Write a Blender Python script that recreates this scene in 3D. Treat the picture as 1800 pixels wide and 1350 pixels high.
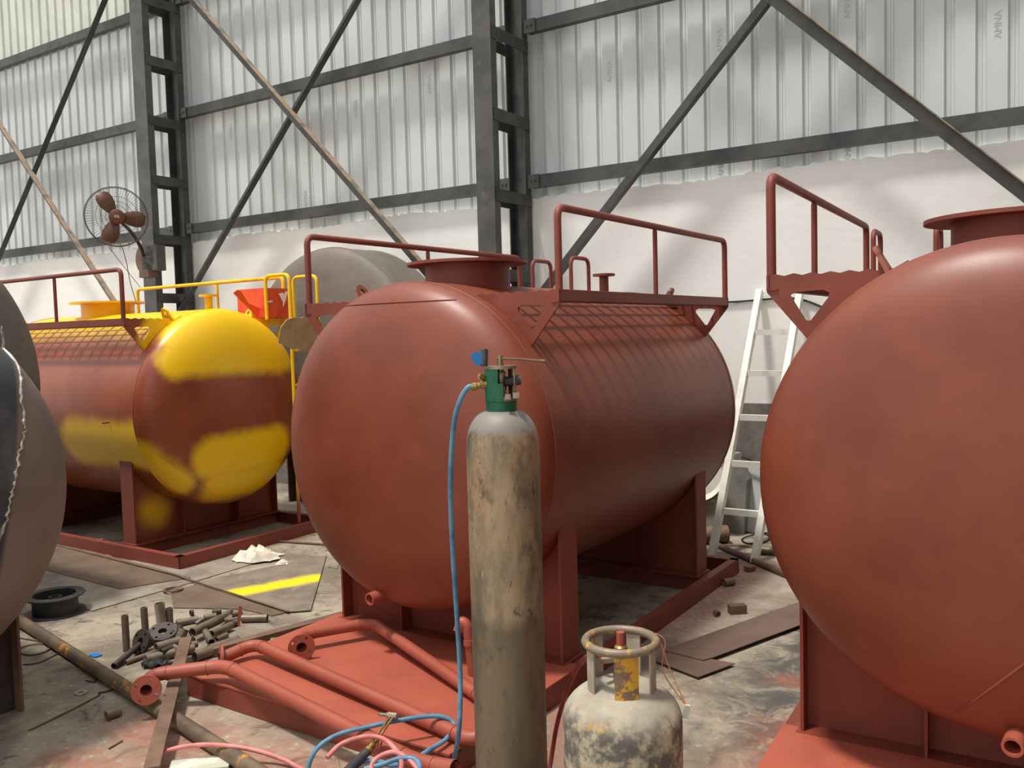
import bpy, bmesh, math, random
from mathutils import Vector, Matrix
from mathutils.geometry import tessellate_polygon
random.seed(7)
PI = math.pi
for o in list(bpy.data.objects): bpy.data.objects.remove(o)
SC = bpy.context.scene
COL = SC.collection

# ------------------------------------------------------------------ camera
FPX, PITCH, ROLL, CAMH = 1536.8, math.radians(-3.392), math.radians(-1.589), 1.6
_f = Vector((0, math.cos(PITCH), math.sin(PITCH)))
_u0 = Vector((0, -math.sin(PITCH), math.cos(PITCH)))
_r = Vector((1, 0, 0)) * math.cos(ROLL) + _u0 * math.sin(ROLL)
_u = -Vector((1, 0, 0)) * math.sin(ROLL) + _u0 * math.cos(ROLL)
cam_d = bpy.data.cameras.new('camera'); cam = bpy.data.objects.new('camera', cam_d); COL.objects.link(cam)
cam_d.sensor_width = 36; cam_d.lens = FPX / 1800 * 36; cam_d.clip_end = 200
m = Matrix((_r, _u, -_f)).transposed().to_4x4(); m.translation = (0, 0, CAMH); cam.matrix_world = m
SC.camera = cam

# ------------------------------------------------------------------ light
world = bpy.data.worlds.new('world'); SC.world = world; world.use_nodes = True
bg = world.node_tree.nodes['Background']
# overcast sky: three times brighter overhead than at the horizon
_t = world.node_tree; _g = _t.nodes.new('ShaderNodeTexCoord'); _s = _t.nodes.new('ShaderNodeSeparateXYZ'); _m = _t.nodes.new('ShaderNodeMapRange'); _x = _t.nodes.new('ShaderNodeMix'); _x.data_type = 'RGBA'
_t.links.new(_g.outputs['Generated'], _s.inputs[0]); _t.links.new(_s.outputs['Z'], _m.inputs[0]); _t.links.new(_m.outputs[0], _x.inputs[0])
_x.inputs[6].default_value = (0.88, 0.87, 0.85, 1); _x.inputs[7].default_value = (0.95, 0.97, 1.0, 1); _t.links.new(_x.outputs[2], bg.inputs[0])
bg.inputs[1].default_value = 0.98
sun_d = bpy.data.lights.new('sun', 'SUN'); sun_d.energy = 2.9; sun_d.angle = math.radians(6); sun_d.color = (1.0, 0.955, 0.88)
sun = bpy.data.objects.new('sun', sun_d); COL.objects.link(sun)
sun.rotation_euler = Vector((0.28, 0.15, -1.0)).to_track_quat('-Z', 'Y').to_euler()
SC.view_settings.view_transform = 'Standard'; SC.view_settings.look = 'None'
SC.view_settings.exposure = 0.38; SC.view_settings.gamma = 1.0; SC.view_settings.use_curve_mapping = False

# ------------------------------------------------------------------ measuring helpers (photo pixel -> place in the hall)
def ray(px, py): return _r * ((px - 900) / FPX) + _u * ((675 - py) / FPX) + _f
def at(px, py, z=0.0):                       # point at height z
    d = ray(px, py); t = (z - CAMH) / d.z; return Vector((0, 0, CAMH)) + d * t
def atY(px, py, Y):                          # point at depth Y
    d = ray(px, py); return Vector((0, 0, CAMH)) + d * (Y / d.y)
WA = math.radians(-57.06)
W0 = Vector((1.796, 6.771, 0)); WN = Vector((math.cos(WA), -math.sin(WA), 0)); WR = -Vector((math.sin(WA), math.cos(WA), 0))
def wp(s, z, off=0.0): return W0 + WR * s - WN * off + Vector((0, 0, z))     # s right along the wall, off towards the room
def wpix(px, py, off=0.0):
    d = ray(px, py); p = W0 - WN * off; t = (p - Vector((0, 0, CAMH))).dot(WN) / d.dot(WN)
    X = Vector((0, 0, CAMH)) + d * t; return (X - W0).dot(WR), X.z

# ------------------------------------------------------------------ materials
MATS = {}
class NT:
    def __init__(s, name):
        s.m = bpy.data.materials.new(name); s.m.use_nodes = True; s.t = s.m.node_tree
        s.b = s.t.nodes['Principled BSDF']; s.co = None
    def n(s, typ, **kw):
        x = s.t.nodes.new(typ)
        for k, v in kw.items(): setattr(x, k, v)
        return x
    def l(s, a, b): s.t.links.new(a, b)
    def coord(s):
        if not s.co: s.co = s.n('ShaderNodeTexCoord').outputs['Object']
        return s.co
    def noise(s, scale, detail=5, rough=.6, vec=None, stretch=None, dist=0):
        x = s.n('ShaderNodeTexNoise'); x.inputs['Scale'].default_value = scale; x.inputs['Detail'].default_value = detail
        x.inputs['Roughness'].default_value = rough; x.inputs['Distortion'].default_value = dist
        v = vec or s.coord()
        if stretch:
            mp = s.n('ShaderNodeMapping'); mp.inputs['Scale'].default_value = stretch; s.l(v, mp.inputs[0]); v = mp.outputs[0]
        s.l(v, x.inputs['Vector']); return x.outputs['Fac']
    def ramp(s, fac, a, b):
        x = s.n('ShaderNodeMapRange'); x.interpolation_type = 'SMOOTHSTEP'
        x.inputs[1].default_value = a; x.inputs[2].default_value = b
        s.l(fac, x.inputs[0]); return x.outputs[0]
    def math(s, op, a, b=None, clamp=False):
        x = s.n('ShaderNodeMath', operation=op, use_clamp=clamp)
        for i, v in enumerate((a, b)):
            if v is None: continue
            if isinstance(v, (int, float)): x.inputs[i].default_value = v
            else: s.l(v, x.inputs[i])
        return x.outputs[0]
    def mix(s, fac, a, b):
        x = s.n('ShaderNodeMix', data_type='RGBA')
        if isinstance(fac, (int, float)): x.inputs[0].default_value = fac
        else: s.l(fac, x.inputs[0])
        for i, v in ((6, a), (7, b)):
            if isinstance(v, (tuple, list)): x.inputs[i].default_value = (*v[:3], 1)
            else: s.l(v, x.inputs[i])
        return x.outputs[2]
    def sep(s):
        x = s.n('ShaderNodeSeparateXYZ'); s.l(s.coord(), x.inputs[0]); return x.outputs
    def seg(s, A, B, hw, soft, wob=.0, wscale=6):        # soft band along the segment A-B in object space
        A = Vector(A); B = Vector(B); AB = B - A
        v1 = s.n('ShaderNodeVectorMath', operation='SUBTRACT'); s.l(s.coord(), v1.inputs[0]); v1.inputs[1].default_value = A
        dt = s.n('ShaderNodeVectorMath', operation='DOT_PRODUCT'); s.l(v1.outputs[0], dt.inputs[0]); dt.inputs[1].default_value = AB / max(AB.length_squared, 1e-9)
        t = s.math('MULTIPLY', dt.outputs['Value'], 1.0, clamp=True)
        sc = s.n('ShaderNodeVectorMath', operation='SCALE'); sc.inputs[0].default_value = AB; s.l(t, sc.inputs['Scale'])
        df = s.n('ShaderNodeVectorMath', operation='DISTANCE'); s.l(v1.outputs[0], df.inputs[0]); s.l(sc.outputs[0], df.inputs[1])
        d = df.outputs['Value']
        if wob: d = s.math('ADD', d, s.math('MULTIPLY', s.math('SUBTRACT', s.noise(wscale), .5), wob))
        return s.ramp(d, hw + soft, hw - soft)
    def out(s, col, rough=.6, metal=0., bump=None, bs=.2, bd=.01, spec=.5):
        if isinstance(col, (tuple, list)): s.b.inputs['Base Color'].default_value = (*col[:3], 1)
        else: s.l(col, s.b.inputs['Base Color'])
        if isinstance(rough, (int, float)): s.b.inputs['Roughness'].default_value = rough
        else: s.l(rough, s.b.inputs['Roughness'])
        s.b.inputs['Metallic'].default_value = metal; s.b.inputs['Specular IOR Level'].default_value = spec
        if bump is not None:
            x = s.n('ShaderNodeBump'); x.inputs['Strength'].default_value = bs; x.inputs['Distance'].default_value = bd
            s.l(bump, x.inputs['Height']); s.l(x.outputs[0], s.b.inputs['Normal'])
        return s.m
def srgb(r, g, b):
    f = lambda c: (c / 255 / 12.92) if c / 255 <= .04045 else ((c / 255 + .055) / 1.055) ** 2.4
    return (f(r), f(g), f(b))
def simple(key, c1, c2=None, scale=8, lo=.4, hi=.65, rough=.6, metal=0., bs=.15, bd=.004, stretch=None, spec=.4, c3=None, s3=30, lo3=.6, hi3=.7):
    k = NT(key); col = c1; nz = None
    if c2:
        nz = k.noise(scale, stretch=stretch); col = k.mix(k.ramp(nz, lo, hi), c1, c2)
    if c3: col = k.mix(k.ramp(k.noise(s3, 6, .7, stretch=stretch), lo3, hi3), col, c3)
    MATS[key] = k.out(col, rough, metal, nz, bs, bd, spec); return MATS[key]

RED1, RED2, REDP = srgb(128, 64, 43), srgb(112, 53, 34), srgb(140, 77, 59)
def red_mat(key, a, b, p, rough=.5):
    k = NT(key); n1 = k.noise(2.2, 4); n2 = k.noise(35, 3, .7)
    c = k.mix(k.ramp(n1, .35, .7), a, b); c = k.mix(k.math('MULTIPLY', k.ramp(k.noise(5, 6, .7), .55, .75), .35), c, p)
    c = k.mix(k.math('MULTIPLY', k.ramp(k.noise(60, 2), .62, .8), .25), c, srgb(110, 45, 32))
    MATS[key] = k.out(c, rough, 0, n2, .06, .004, .45); return MATS[key]
red_mat('red_oxide', RED1, RED2, REDP, .42)
red_mat('red_steel', srgb(130, 62, 46), srgb(114, 52, 38), srgb(148, 82, 64), .55)
red_mat('red_deck', srgb(166, 84, 64), srgb(152, 74, 55), srgb(176, 100, 80), .6)
red_mat('red_pipe', srgb(160, 82, 62), srgb(146, 72, 54), srgb(134, 78, 60), .5)
red_mat('red_grate', srgb(128, 56, 42), srgb(112, 48, 36), srgb(146, 74, 60), .6)

YEL = srgb(244, 194, 2)
def yellow_tank(key, segs, rough=.33):
    k = NT(key); n1 = k.noise(2.2, 4)
    red = k.mix(k.ramp(n1, .35, .7), srgb(150, 78, 48), srgb(132, 62, 42))
    mk = None
    for sg in segs:
        q = k.seg(*sg); mk = q if mk is None else k.math('MAXIMUM', mk, q)
    col = k.mix(mk, red, YEL)
    MATS[key] = k.out(col, rough, 0, k.noise(35, 3), .05, .004, .5); return MATS[key]
W_ = (.07, 9)
yellow_tank('yellow_head', [((-.30, -.2, 1.68), (.5, -.2, 1.68), .30, .06, *W_), ((-.50, -.15, 1.46), (.55, -.2, 1.46), .13, .05, *W_),
                            ((-.26, -.2, .71), (.36, -.2, .73), .17, .06, *W_), ((-.18, -.1, .52), (.34, -.1, .52), .15, .06, *W_),
                            ((-.72, .0, .78), (-.50, -.1, .56), .12, .06, *W_)])
yellow_tank('yellow_shell', [((-.75, .02, .83), (-.75, .80, .83), .19, .07, *W_), ((-.2, .0, 1.88), (-.2, 2.2, 1.88), .34, .16, .12, 5),
                             ((.3, .0, 1.88), (.3, 2.2, 1.88), .4, .1, *W_)])
yellow_tank('yellow_saddle', [((-.50, .2, .32), (-.44, .2, .30), .10, .08, *W_)], .45)
yellow_tank('yellow_ladder', [((.6, -.3, 2.2), (.6, -.3, .85), .5, .2, .2, 3)], .4)
yellow_tank('yellow_bracket', [((-.48, .07, 1.74), (-.55, .07, 1.62), .11, .04, .03, 12)], .4)
simple('yellow_paint', YEL, srgb(214, 150, 20), 6, .5, .75, .35)
simple('galv', srgb(200, 205, 204), srgb(190, 195, 194), 1.6, .35, .7, .5, .0, .0, stretch=(1, 1, .35))
simple('galv_cream', srgb(206, 208, 196), srgb(188, 192, 178), 1.6, .35, .7, .45, .15, .0)
simple('dark_steel', srgb(78, 78, 76), srgb(64, 64, 63), 5, .4, .65, .5, .2, c3=srgb(96, 94, 88), s3=14, lo3=.6, hi3=.75)
simple('column_face', srgb(86, 85, 80), srgb(70, 70, 68), 4, .4, .65, .45, .2, c3=srgb(110, 106, 94), s3=9, lo3=.58, hi3=.75)
simple('dusty_steel', srgb(150, 128, 104), srgb(104, 98, 88), 7, .45, .65, .65)
simple('mill_steel', srgb(116, 106, 97), srgb(98, 90, 83), 2.2, .35, .7, .62, .1, c3=srgb(130, 120, 110), s3=6, lo3=.55, hi3=.75, bs=.03)
simple('mill_blue', srgb(74, 80, 84), srgb(96, 98, 98), 4, .4, .7, .4, .4, bs=.03)
simple('rusty_brown', srgb(126, 99, 81), srgb(103, 81, 67), 7, .35, .65, .6, .2, c3=srgb(140, 104, 76), s3=22, lo3=.58, hi3=.72)
simple('pipe_grey', srgb(133, 115, 97), srgb(103, 90, 79), 9, .35, .65, .5, .35, c3=srgb(146, 124, 98), s3=25, lo3=.58, hi3=.72)
simple('pipe_dark', srgb(88, 76, 70), srgb(65, 58, 56), 9, .35, .65, .45, .4)
simple('pipe_shiny', srgb(176, 166, 152), srgb(140, 132, 122), 9, .35, .65, .3, .7)
simple('pipe_yellowed', srgb(118, 100, 78), srgb(92, 80, 68), 6, .4, .6, .55, .2, c3=srgb(196, 138, 50), s3=9, lo3=.56, hi3=.66)
simple('sheet_brown', srgb(112, 90, 78), srgb(100, 80, 70), 3, .35, .65, .55, .1, bs=.04)
simple('plate_grey', srgb(150, 140, 126), srgb(124, 114, 102), 4, .35, .65, .6, .05, c3=srgb(176, 166, 150), s3=11, lo3=.55, hi3=.72)
simple('plate_brown', srgb(116, 98, 82), srgb(100, 84, 70), 4, .35, .65, .6, .05, c3=srgb(136, 118, 98), s3=9, lo3=.58, hi3=.75)
simple('black_plastic', srgb(52, 54, 54), srgb(72, 72, 70), 12, .5, .7, .45)
simple('black_rubber', srgb(36, 36, 38), None, rough=.6)
simple('cloth_white', srgb(222, 212, 194), srgb(196, 184, 164), 12, .4, .65, .9)
simple('cardboard', srgb(190, 158, 116), srgb(172, 140, 100), 6, .4, .65, .85)
simple('box_red', srgb(224, 84, 42), srgb(206, 66, 34), 5, .4, .65, .5)
simple('white_print', srgb(240, 232, 226), None, rough=.6)
simple('stamp_grey', srgb(176, 181, 179), None, rough=.6)
simple('aluminium', srgb(232, 230, 220), srgb(214, 210, 198), 9, .45, .65, .4, .1)
simple('fan_brown', srgb(112, 74, 56), srgb(92, 60, 46), 8, .4, .65, .5)
simple('fan_wire', srgb(92, 84, 74), None, rough=.5, metal=.3)
simple('green_paint', srgb(28, 92, 66), srgb(20, 70, 52), 14, .45, .65, .4)
simple('bare_nickel', srgb(170, 158, 134), srgb(128, 112, 88), 30, .4, .65, .35, .7)
simple('brass', srgb(176, 148, 84), srgb(132, 106, 62), 25, .4, .65, .35, .8)
simple('blue_hose', srgb(92, 138, 164), srgb(70, 112, 140), 14, .4, .65, .5)
simple('pink_hose', srgb(208, 132, 128), srgb(184, 104, 98), 14, .4, .65, .5)
simple('red_hose', srgb(150, 66, 58), srgb(120, 52, 48), 14, .4, .65, .5)
simple('blue_tag', srgb(30, 112, 178), None, rough=.4)
simple('white_scrap', srgb(206, 208, 190), srgb(180, 180, 160), 12, .4, .6, .7)
simple('copper_wire', srgb(196, 120, 84), None, rough=.4, metal=.3)
simple('concrete_grey', srgb(150, 146, 138), srgb(122, 120, 114), 6, .35, .65, .85)
simple('orange_flap', srgb(226, 92, 30), None, rough=.5)
simple('weld', srgb(196, 192, 184), srgb(140, 132, 122), 40, .4, .6, .35, .5)
simple('wood', srgb(176, 140, 104), srgb(150, 116, 84), 14, .4, .6, .7)

k = NT('welded_head'); sp = k.sep()
c = k.mix(k.ramp(k.noise(2.2, 4), .35, .7), srgb(134, 122, 112), srgb(114, 103, 95)); c2 = k.mix(k.ramp(k.noise(4, 5), .4, .65), srgb(62, 68, 74), srgb(92, 94, 94))
c = k.mix(k.ramp(k.math('SUBTRACT', sp['X'], k.math('MULTIPLY', sp['Z'], .19)), .265, .235), c, c2)
MATS['welded_head'] = k.out(c, .55, .15)
# oxygen cylinder: worn khaki over bare steel
k = NT('oxygen_body')
c = k.mix(k.ramp(k.noise(7, 6, .65, stretch=(1, 1, .35)), .38, .62), srgb(160, 138, 110), srgb(104, 94, 78))
c = k.mix(k.ramp(k.noise(4.0, 5, .6, stretch=(1, 1, .5)), .5, .68), c, srgb(166, 126, 94))
c = k.mix(k.math('MULTIPLY', k.ramp(k.noise(5.5, 6, .7, stretch=(1, 1, .55)), .50, .62), .8), c, srgb(88, 79, 66))
c = k.mix(k.ramp(k.noise(18, 6, .75, stretch=(1, 1, .5)), .56, .68), c, srgb(66, 58, 48))
c = k.mix(k.math('MULTIPLY', k.ramp(k.noise(38, 6, .75, stretch=(1, 1, .35)), .60, .72), .7), c, srgb(198, 184, 158))
z = k.sep()['Z']
c = k.mix(k.math('MULTIPLY', k.ramp(k.math('ADD', z, k.math('MULTIPLY', k.noise(9), .12)), .80, .72), .72), c, srgb(84, 74, 60))
c = k.mix(k.ramp(k.math('ADD', z, k.math('MULTIPLY', k.noise(30), .05)), 1.30, 1.335), c, srgb(128, 124, 116))
MATS['oxygen_body'] = k.out(c, .55, .1, k.noise(60, 4), .12, .003, .4)
# gas cylinder
k = NT('gas_body')
c = k.mix(k.ramp(k.noise(9, 6, .65), .4, .65), srgb(168, 160, 142), srgb(148, 138, 122))
z = k.sep()['Z']
low = k.ramp(k.math('ADD', z, k.math('MULTIPLY', k.noise(8), .14)), .70, .62)
d2 = k.mix(k.ramp(k.noise(11, 6, .7), .42, .58), srgb(178, 164, 138), srgb(92, 88, 84))
c = k.mix(low, c, d2)
c = k.mix(k.math('MULTIPLY', k.ramp(k.noise(10, 5, .65, stretch=(1, 1, 1.6)), .60, .66), k.ramp(z, .62, .54)), c, srgb(204, 160, 58))
MATS['gas_body'] = k.out(c, .65, 0, k.noise(50, 4), .15, .003, .35)
k = NT('gas_collar')
c = k.mix(k.ramp(k.noise(22, 6, .7), .46, .56), srgb(208, 154, 40), srgb(118, 96, 80))
MATS['gas_collar'] = k.out(c, .55, .1, k.noise(50, 4), .1, .003)
k = NT('gas_ring')
c = k.mix(k.ramp(k.noise(30, 6, .7), .54, .66), srgb(126, 110, 94), srgb(198, 150, 50))
MATS['gas_ring'] = k.out(c, .5, .15, k.noise(50, 4), .1, .003)

# white masonry with a grey painted base
k = NT('white_wall')
n1 = k.noise(1.1, 6, .6); n2 = k.noise(6, 6, .7)
c = k.mix(k.ramp(n1, .35, .7), srgb(240, 238, 233), srgb(230, 228, 222))
c = k.mix(k.math('MULTIPLY', k.ramp(n2, .58, .75), .3), c, srgb(212, 206, 196))
c = k.mix(k.ramp(k.sep()['Z'], 1.003, .997), c, k.mix(k.ramp(n2, .35, .65), srgb(128, 122, 114), srgb(104, 99, 93)))
MATS['white_wall'] = k.out(c, .85, 0, k.noise(9, 6, .6), .25, .012, .2)

# workshop floor: dusty concrete, grimy streaks, red overspray around the painted tanks
k = NT('shop_floor')
n1 = k.noise(1.4, 8, .68, dist=.6); n2 = k.noise(5.5, 8, .72, dist=.8); n3 = k.noise(24, 6, .7)
c = k.mix(k.ramp(n1, .36, .62), srgb(160, 149, 130), srgb(116, 105, 92))
c = k.mix(k.math('MULTIPLY', k.ramp(n2, .52, .66), .85), c, srgb(80, 74, 67))
c = k.mix(k.math('MULTIPLY', k.ramp(n3, .56, .70), .65), c, srgb(196, 184, 163))
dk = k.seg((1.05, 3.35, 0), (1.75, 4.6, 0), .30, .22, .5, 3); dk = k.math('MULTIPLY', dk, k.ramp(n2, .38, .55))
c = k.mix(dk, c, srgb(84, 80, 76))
pl = k.seg((.95, 4.55, 0), (1.75, 5.6, 0), .12, .16, .4, 4)
c = k.mix(k.math('MULTIPLY', pl, .7), c, srgb(206, 190, 174))
rs = None
for A, B, hw, so in (((.85, 4.55, 0), (1.62, 5.75, 0), .10, .16), ((-1.55, 3.55, 0), (.0, 2.6, 0), .16, .18), ((-1.7, 3.25, 0), (-1.15, 3.05, 0), .14, .14),
                     ((.25, 3.75, 0), (.35, 2.9, 0), .20, .14), ((.72, 2.8, 0), (1.05, 3.3, 0), .12, .2), ((1.18, 3.85, 0), (1.28, 3.75, 0), .05, .07),
                     ((-2.6, 6.1, 0), (-1.5, 7.5, 0), .12, .15), ((-2.9, 6.4, 0), (-3.8, 7.0, 0), .05, .08)):
    q = k.seg(A, B, hw, so, .28, 5); rs = q if rs is None else k.math('MAXIMUM', rs, q)
c = k.mix(k.math('MULTIPLY', k.math('MULTIPLY', rs, .85), k.ramp(n3, .75, .35)), c, srgb(158, 98, 80))
MATS['shop_floor'] = k.out(c, .8, 0, n2, .35, .01, .25)

# ------------------------------------------------------------------ mesh builder
class MB:
    def __init__(s): s.v = []; s.f = []
    def add(s, vs, fs, M=None):
        b = len(s.v)
        for v in vs: s.v.append((M @ Vector(v)) if M is not None else Vector(v))
        for f in fs: s.f.append([i + b for i in f])
        return s
    def box(s, lo, hi, M=None):
        (a, b, c), (d, e, f) = lo, hi
        return s.add([(a, b, c), (d, b, c), (d, e, c), (a, e, c), (a, b, f), (d, b, f), (d, e, f), (a, e, f)],
                     [(3, 2, 1, 0), (4, 5, 6, 7), (0, 1, 5, 4), (1, 2, 6, 5), (2, 3, 7, 6), (3, 0, 4, 7)], M)
    def tube(s, path, r, n=12, closed=False, cap=True):
        P = [Vector(p) for p in path]; N = len(P); rr = r if isinstance(r, (list, tuple)) else [r] * N
        vs = []; prev = None
        for i, p in enumerate(P):
            if closed: t = P[(i + 1) % N] - P[i - 1]
            else: t = P[min(i + 1, N - 1)] - P[max(i - 1, 0)]
            t.normalize()
            if prev is None:
                a = t.orthogonal().normalized()
                if abs(t.z) < .9: a = t.cross(Vector((0, 0, 1))).normalized()
            else:
                a = prev - t * prev.dot(t)
                a = a.normalized() if a.length > 1e-6 else t.orthogonal().normalized()
            prev = a; b = t.cross(a)
            for j in range(n):
                q = 2 * PI * j / n; vs.append(p + (a * math.cos(q) + b * math.sin(q)) * rr[i])
        fs = []
        for i in range(N if closed else N - 1):
            for j in range(n):
                k1 = (i + 1) % N
                fs.append((i * n + j, i * n + (j + 1) % n, k1 * n + (j + 1) % n, k1 * n + j))
        if not closed and cap:
            fs.append(tuple(range(n - 1, -1, -1))); fs.append(tuple((N - 1) * n + j for j in range(n)))
        return s.add(vs, fs)
    def lathe(s, prof, n=32, M=None, closed=False):     # prof: (radius, height) about local z
        vs = []; fs = []; idx = []
        for r, h in prof:
            if r < 1e-6: idx.append([len(vs)]); vs.append((0, 0, h))
            else:
                idx.append(list(range(len(vs), len(vs) + n)))
                for j in range(n): vs.append((r * math.cos(2 * PI * j / n), r * math.sin(2 * PI * j / n), h))
        pr = list(zip(idx, idx[1:] + ([idx[0]] if closed else [])))
        if not closed: pr = pr[:len(prof) - 1]
        for a, b in pr:
            for j in range(n):
                j2 = (j + 1) % n
                if len(a) == 1 and len(b) == 1: continue
                if len(a) == 1: fs.append((a[0], b[j2], b[j]))
                elif len(b) == 1: fs.append((a[j], a[j2], b[0]))
                else: fs.append((a[j], a[j2], b[j2], b[j]))
        return s.add(vs, fs, M)
    def prism(s, poly, th, M=None, holes=()):           # polygon in local xy, thickness along z (centred)
        loops = [list(poly)] + [list(h) for h in holes]
        tri = tessellate_polygon([[Vector((x, y, 0)) for x, y in lp] for lp in loops])
        flat = [p for lp in loops for p in lp]; n = len(flat)
        vs = [(x, y, th / 2) for x, y in flat] + [(x, y, -th / 2) for x, y in flat]; fs = []
        for t in tri: fs.append(tuple(t)); fs.append(tuple(i + n for i in reversed(t)))
        b = 0
        for lp in loops:
            k_ = len(lp)
            for i in range(k_): j = (i + 1) % k_; fs.append((b + i, b + j, b + j + n, b + i + n))
            b += k_
        return s.add(vs, fs, M)
    def build(s, name, mat, parent=None, smooth=35, recenter=False, label=None):
        me = bpy.data.meshes.new(name)
        off = Vector((0, 0, 0))
        if recenter:
            lo = [min(v[i] for v in s.v) for i in range(3)]; hi = [max(v[i] for v in s.v) for i in range(3)]
            off = Vector(((lo[0] + hi[0]) / 2, (lo[1] + hi[1]) / 2, lo[2]))
        me.from_pydata([tuple(Vector(v) - off) for v in s.v], [], s.f)
        bm = bmesh.new(); bm.from_mesh(me); bmesh.ops.recalc_face_normals(bm, faces=bm.faces); bm.to_mesh(me); bm.free()
        me.materials.append(MATS[mat])
        if smooth:
            me.polygons.foreach_set('use_smooth', [True] * len(me.polygons)); me.set_sharp_from_angle(angle=math.radians(smooth))
        o = bpy.data.objects.new(name, me); COL.objects.link(o); o.location = off
        if parent: o.parent = parent
        if label: o['label'] = label
        return o
def tag(o, label, cat, group=None, kind=None):
    o['label'] = label; o['category'] = cat
    if group: o['group'] = group
    if kind: o['kind'] = kind
    return o
def struct(o): o['kind'] = 'structure'; return o
def thing(name, label, cat, loc=(0, 0, 0), rz=0., group=None):
    o = bpy.data.objects.new(name, None); COL.objects.link(o); o.location = loc; o.rotation_euler = (0, 0, rz)
    o.empty_display_size = .1; return tag(o, label, cat, group)
def frame(p, zdir, xhint=(0, 0, 1)):
    z = Vector(zdir).normalized(); x = Vector(xhint); x = x - z * x.dot(z)
    if x.length < 1e-4: x = z.orthogonal()
    x.normalize(); y = z.cross(x); M = Matrix((x, y, z)).transposed().to_4x4(); M.translation = Vector(p); return M
def fillet(pts, r, n=5):
    P = [Vector(p) for p in pts]; out = [P[0]]
    for i in range(1, len(P) - 1):
        a = (P[i - 1] - P[i]); b = (P[i + 1] - P[i]); rr = min(r, a.length * .48, b.length * .48)
        A = P[i] + a.normalized() * rr; B = P[i] + b.normalized() * rr
        for j in range(n + 1):
            t = j / n; out.append(A * (1 - t) ** 2 + P[i] * 2 * t * (1 - t) + B * t * t)
    return out + [P[-1]]
def smooth_path(pts, n=8):
    P = [Vector(p) for p in pts]; out = []
    for i in range(len(P) - 1):
        p0 = P[max(i - 1, 0)]; p1 = P[i]; p2 = P[i + 1]; p3 = P[min(i + 2, len(P) - 1)]
        for j in range(n):
            t = j / n
            out.append(.5 * ((2 * p1) + (p2 - p0) * t + (2 * p0 - 5 * p1 + 4 * p2 - p3) * t * t + (3 * p1 - p0 - 3 * p2 + p3) * t ** 3))
    return out + [P[-1]]
def bar_box(mb, p, q, w, h, up=(0, 0, 1)):              # rectangular bar from p to q, w sideways, h along up
    M = frame(p, Vector(q) - Vector(p), up); L = (Vector(q) - Vector(p)).length
    return mb.box((-h / 2, -w / 2, 0), (h / 2, w / 2, L), M)
def angle_bar(mb, p, q, w, t, up=(0, 0, 1), flip=1):    # L section
    M = frame(p, Vector(q) - Vector(p), up); L = (Vector(q) - Vector(p)).length
    poly = [(0, 0), (w, 0), (w, t * flip), (t, t * flip), (t, w * flip), (0, w * flip)]
    return mb.prism(poly, L, M @ Matrix.Translation((0, 0, L / 2)))

# ------------------------------------------------------------------ the hall: floor, wall, sheets
mb = MB(); mb.box((-24, -6, -.12), (10, 24, 0)); fl = struct(mb.build('floor', 'shop_floor', smooth=0))

S0, S1 = -24.0, 4.2
WM = Matrix((( WR.x, WN.x, 0, W0.x), (WR.y, WN.y, 0, W0.y), (0, 0, 1, 0), (0, 0, 0, 1)))    # x along the wall, y outward, z up
mb = MB(); xs = [S0 + i * (S1 - S0) / 640 for i in range(641)]
vs = []; 
for i, x in enumerate(xs):
    top = 2.765 + .012 * math.sin(x * 3.1) + random.uniform(-.012, .012)
    vs += [(x, 0, 0), (x, random.uniform(0, .004), top - .02), (x, .02, top), (x, .2, top), (x, .2, 0)]
fs = []
for i in range(640):
    for j in range(4): fs.append((i * 5 + j, (i + 1) * 5 + j, (i + 1) * 5 + j + 1, i * 5 + j + 1))
fs += [(0, 1, 2, 3, 4), tuple(640 * 5 + j for j in (4, 3, 2, 1, 0))]
mb.add(vs, fs); wall = struct(mb.build('wall_back', 'white_wall', smooth=30)); wall.matrix_world = WM

# added wall, out of view on the right, to shade the tanks' right sides
mb = MB(); mb.box((S1, -9.0, 0), (S1 + .2, .2, 7.2)); wr = struct(mb.build('added_wall_right', 'concrete_grey', smooth=0)); wr.matrix_world = WM

PITCH_S, NP = .19, 5
def sheet_mesh():
    m = MB(); prof = []
    for i in range(NP):
        x = i * PITCH_S
        prof += [(x, 0), (x + .122, 0), (x + .134, .026), (x + .150, .026), (x + .152, .021), (x + .160, .021), (x + .162, .026), (x + .178, .026)]
    prof.append((NP * PITCH_S, 0)); n = len(prof)
    vs = [(x, y, 2.66) for x, y in prof] + [(x, y, 7.2) for x, y in prof]
    m.add(vs, [(i, i + 1, i + 1 + n, i + n) for i in range(n - 1)])
    return m
sheets = []; first = None; x = S0
while x < S1 - .1:
    if first is None:
        first = sheet_mesh().build('sheet_panel', 'galv', wall, smooth=0); o = first
    else:
        o = first.copy(); COL.objects.link(o); o.parent = wall
    o.location = (x, .08 + .0015 * (len(sheets) % 2), 0); sheets.append((x, o)); x += NP * PITCH_S
# a row of creamier translucent sheets above the upper girt in the far bay
first = None
for x, o in [q for q in sheets]:
    if x > -7.4: continue
    if first is None:
        first = sheet_mesh().build('translucent_sheet', 'galv_cream', wall, smooth=0)
        for v in first.data.vertices: v.co.z = 5.50 if v.co.z < 3 else 7.2
        n = first
    else: n = first.copy(); COL.objects.link(n); n.parent = wall
    n.location = (x, .074, 0)
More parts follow.
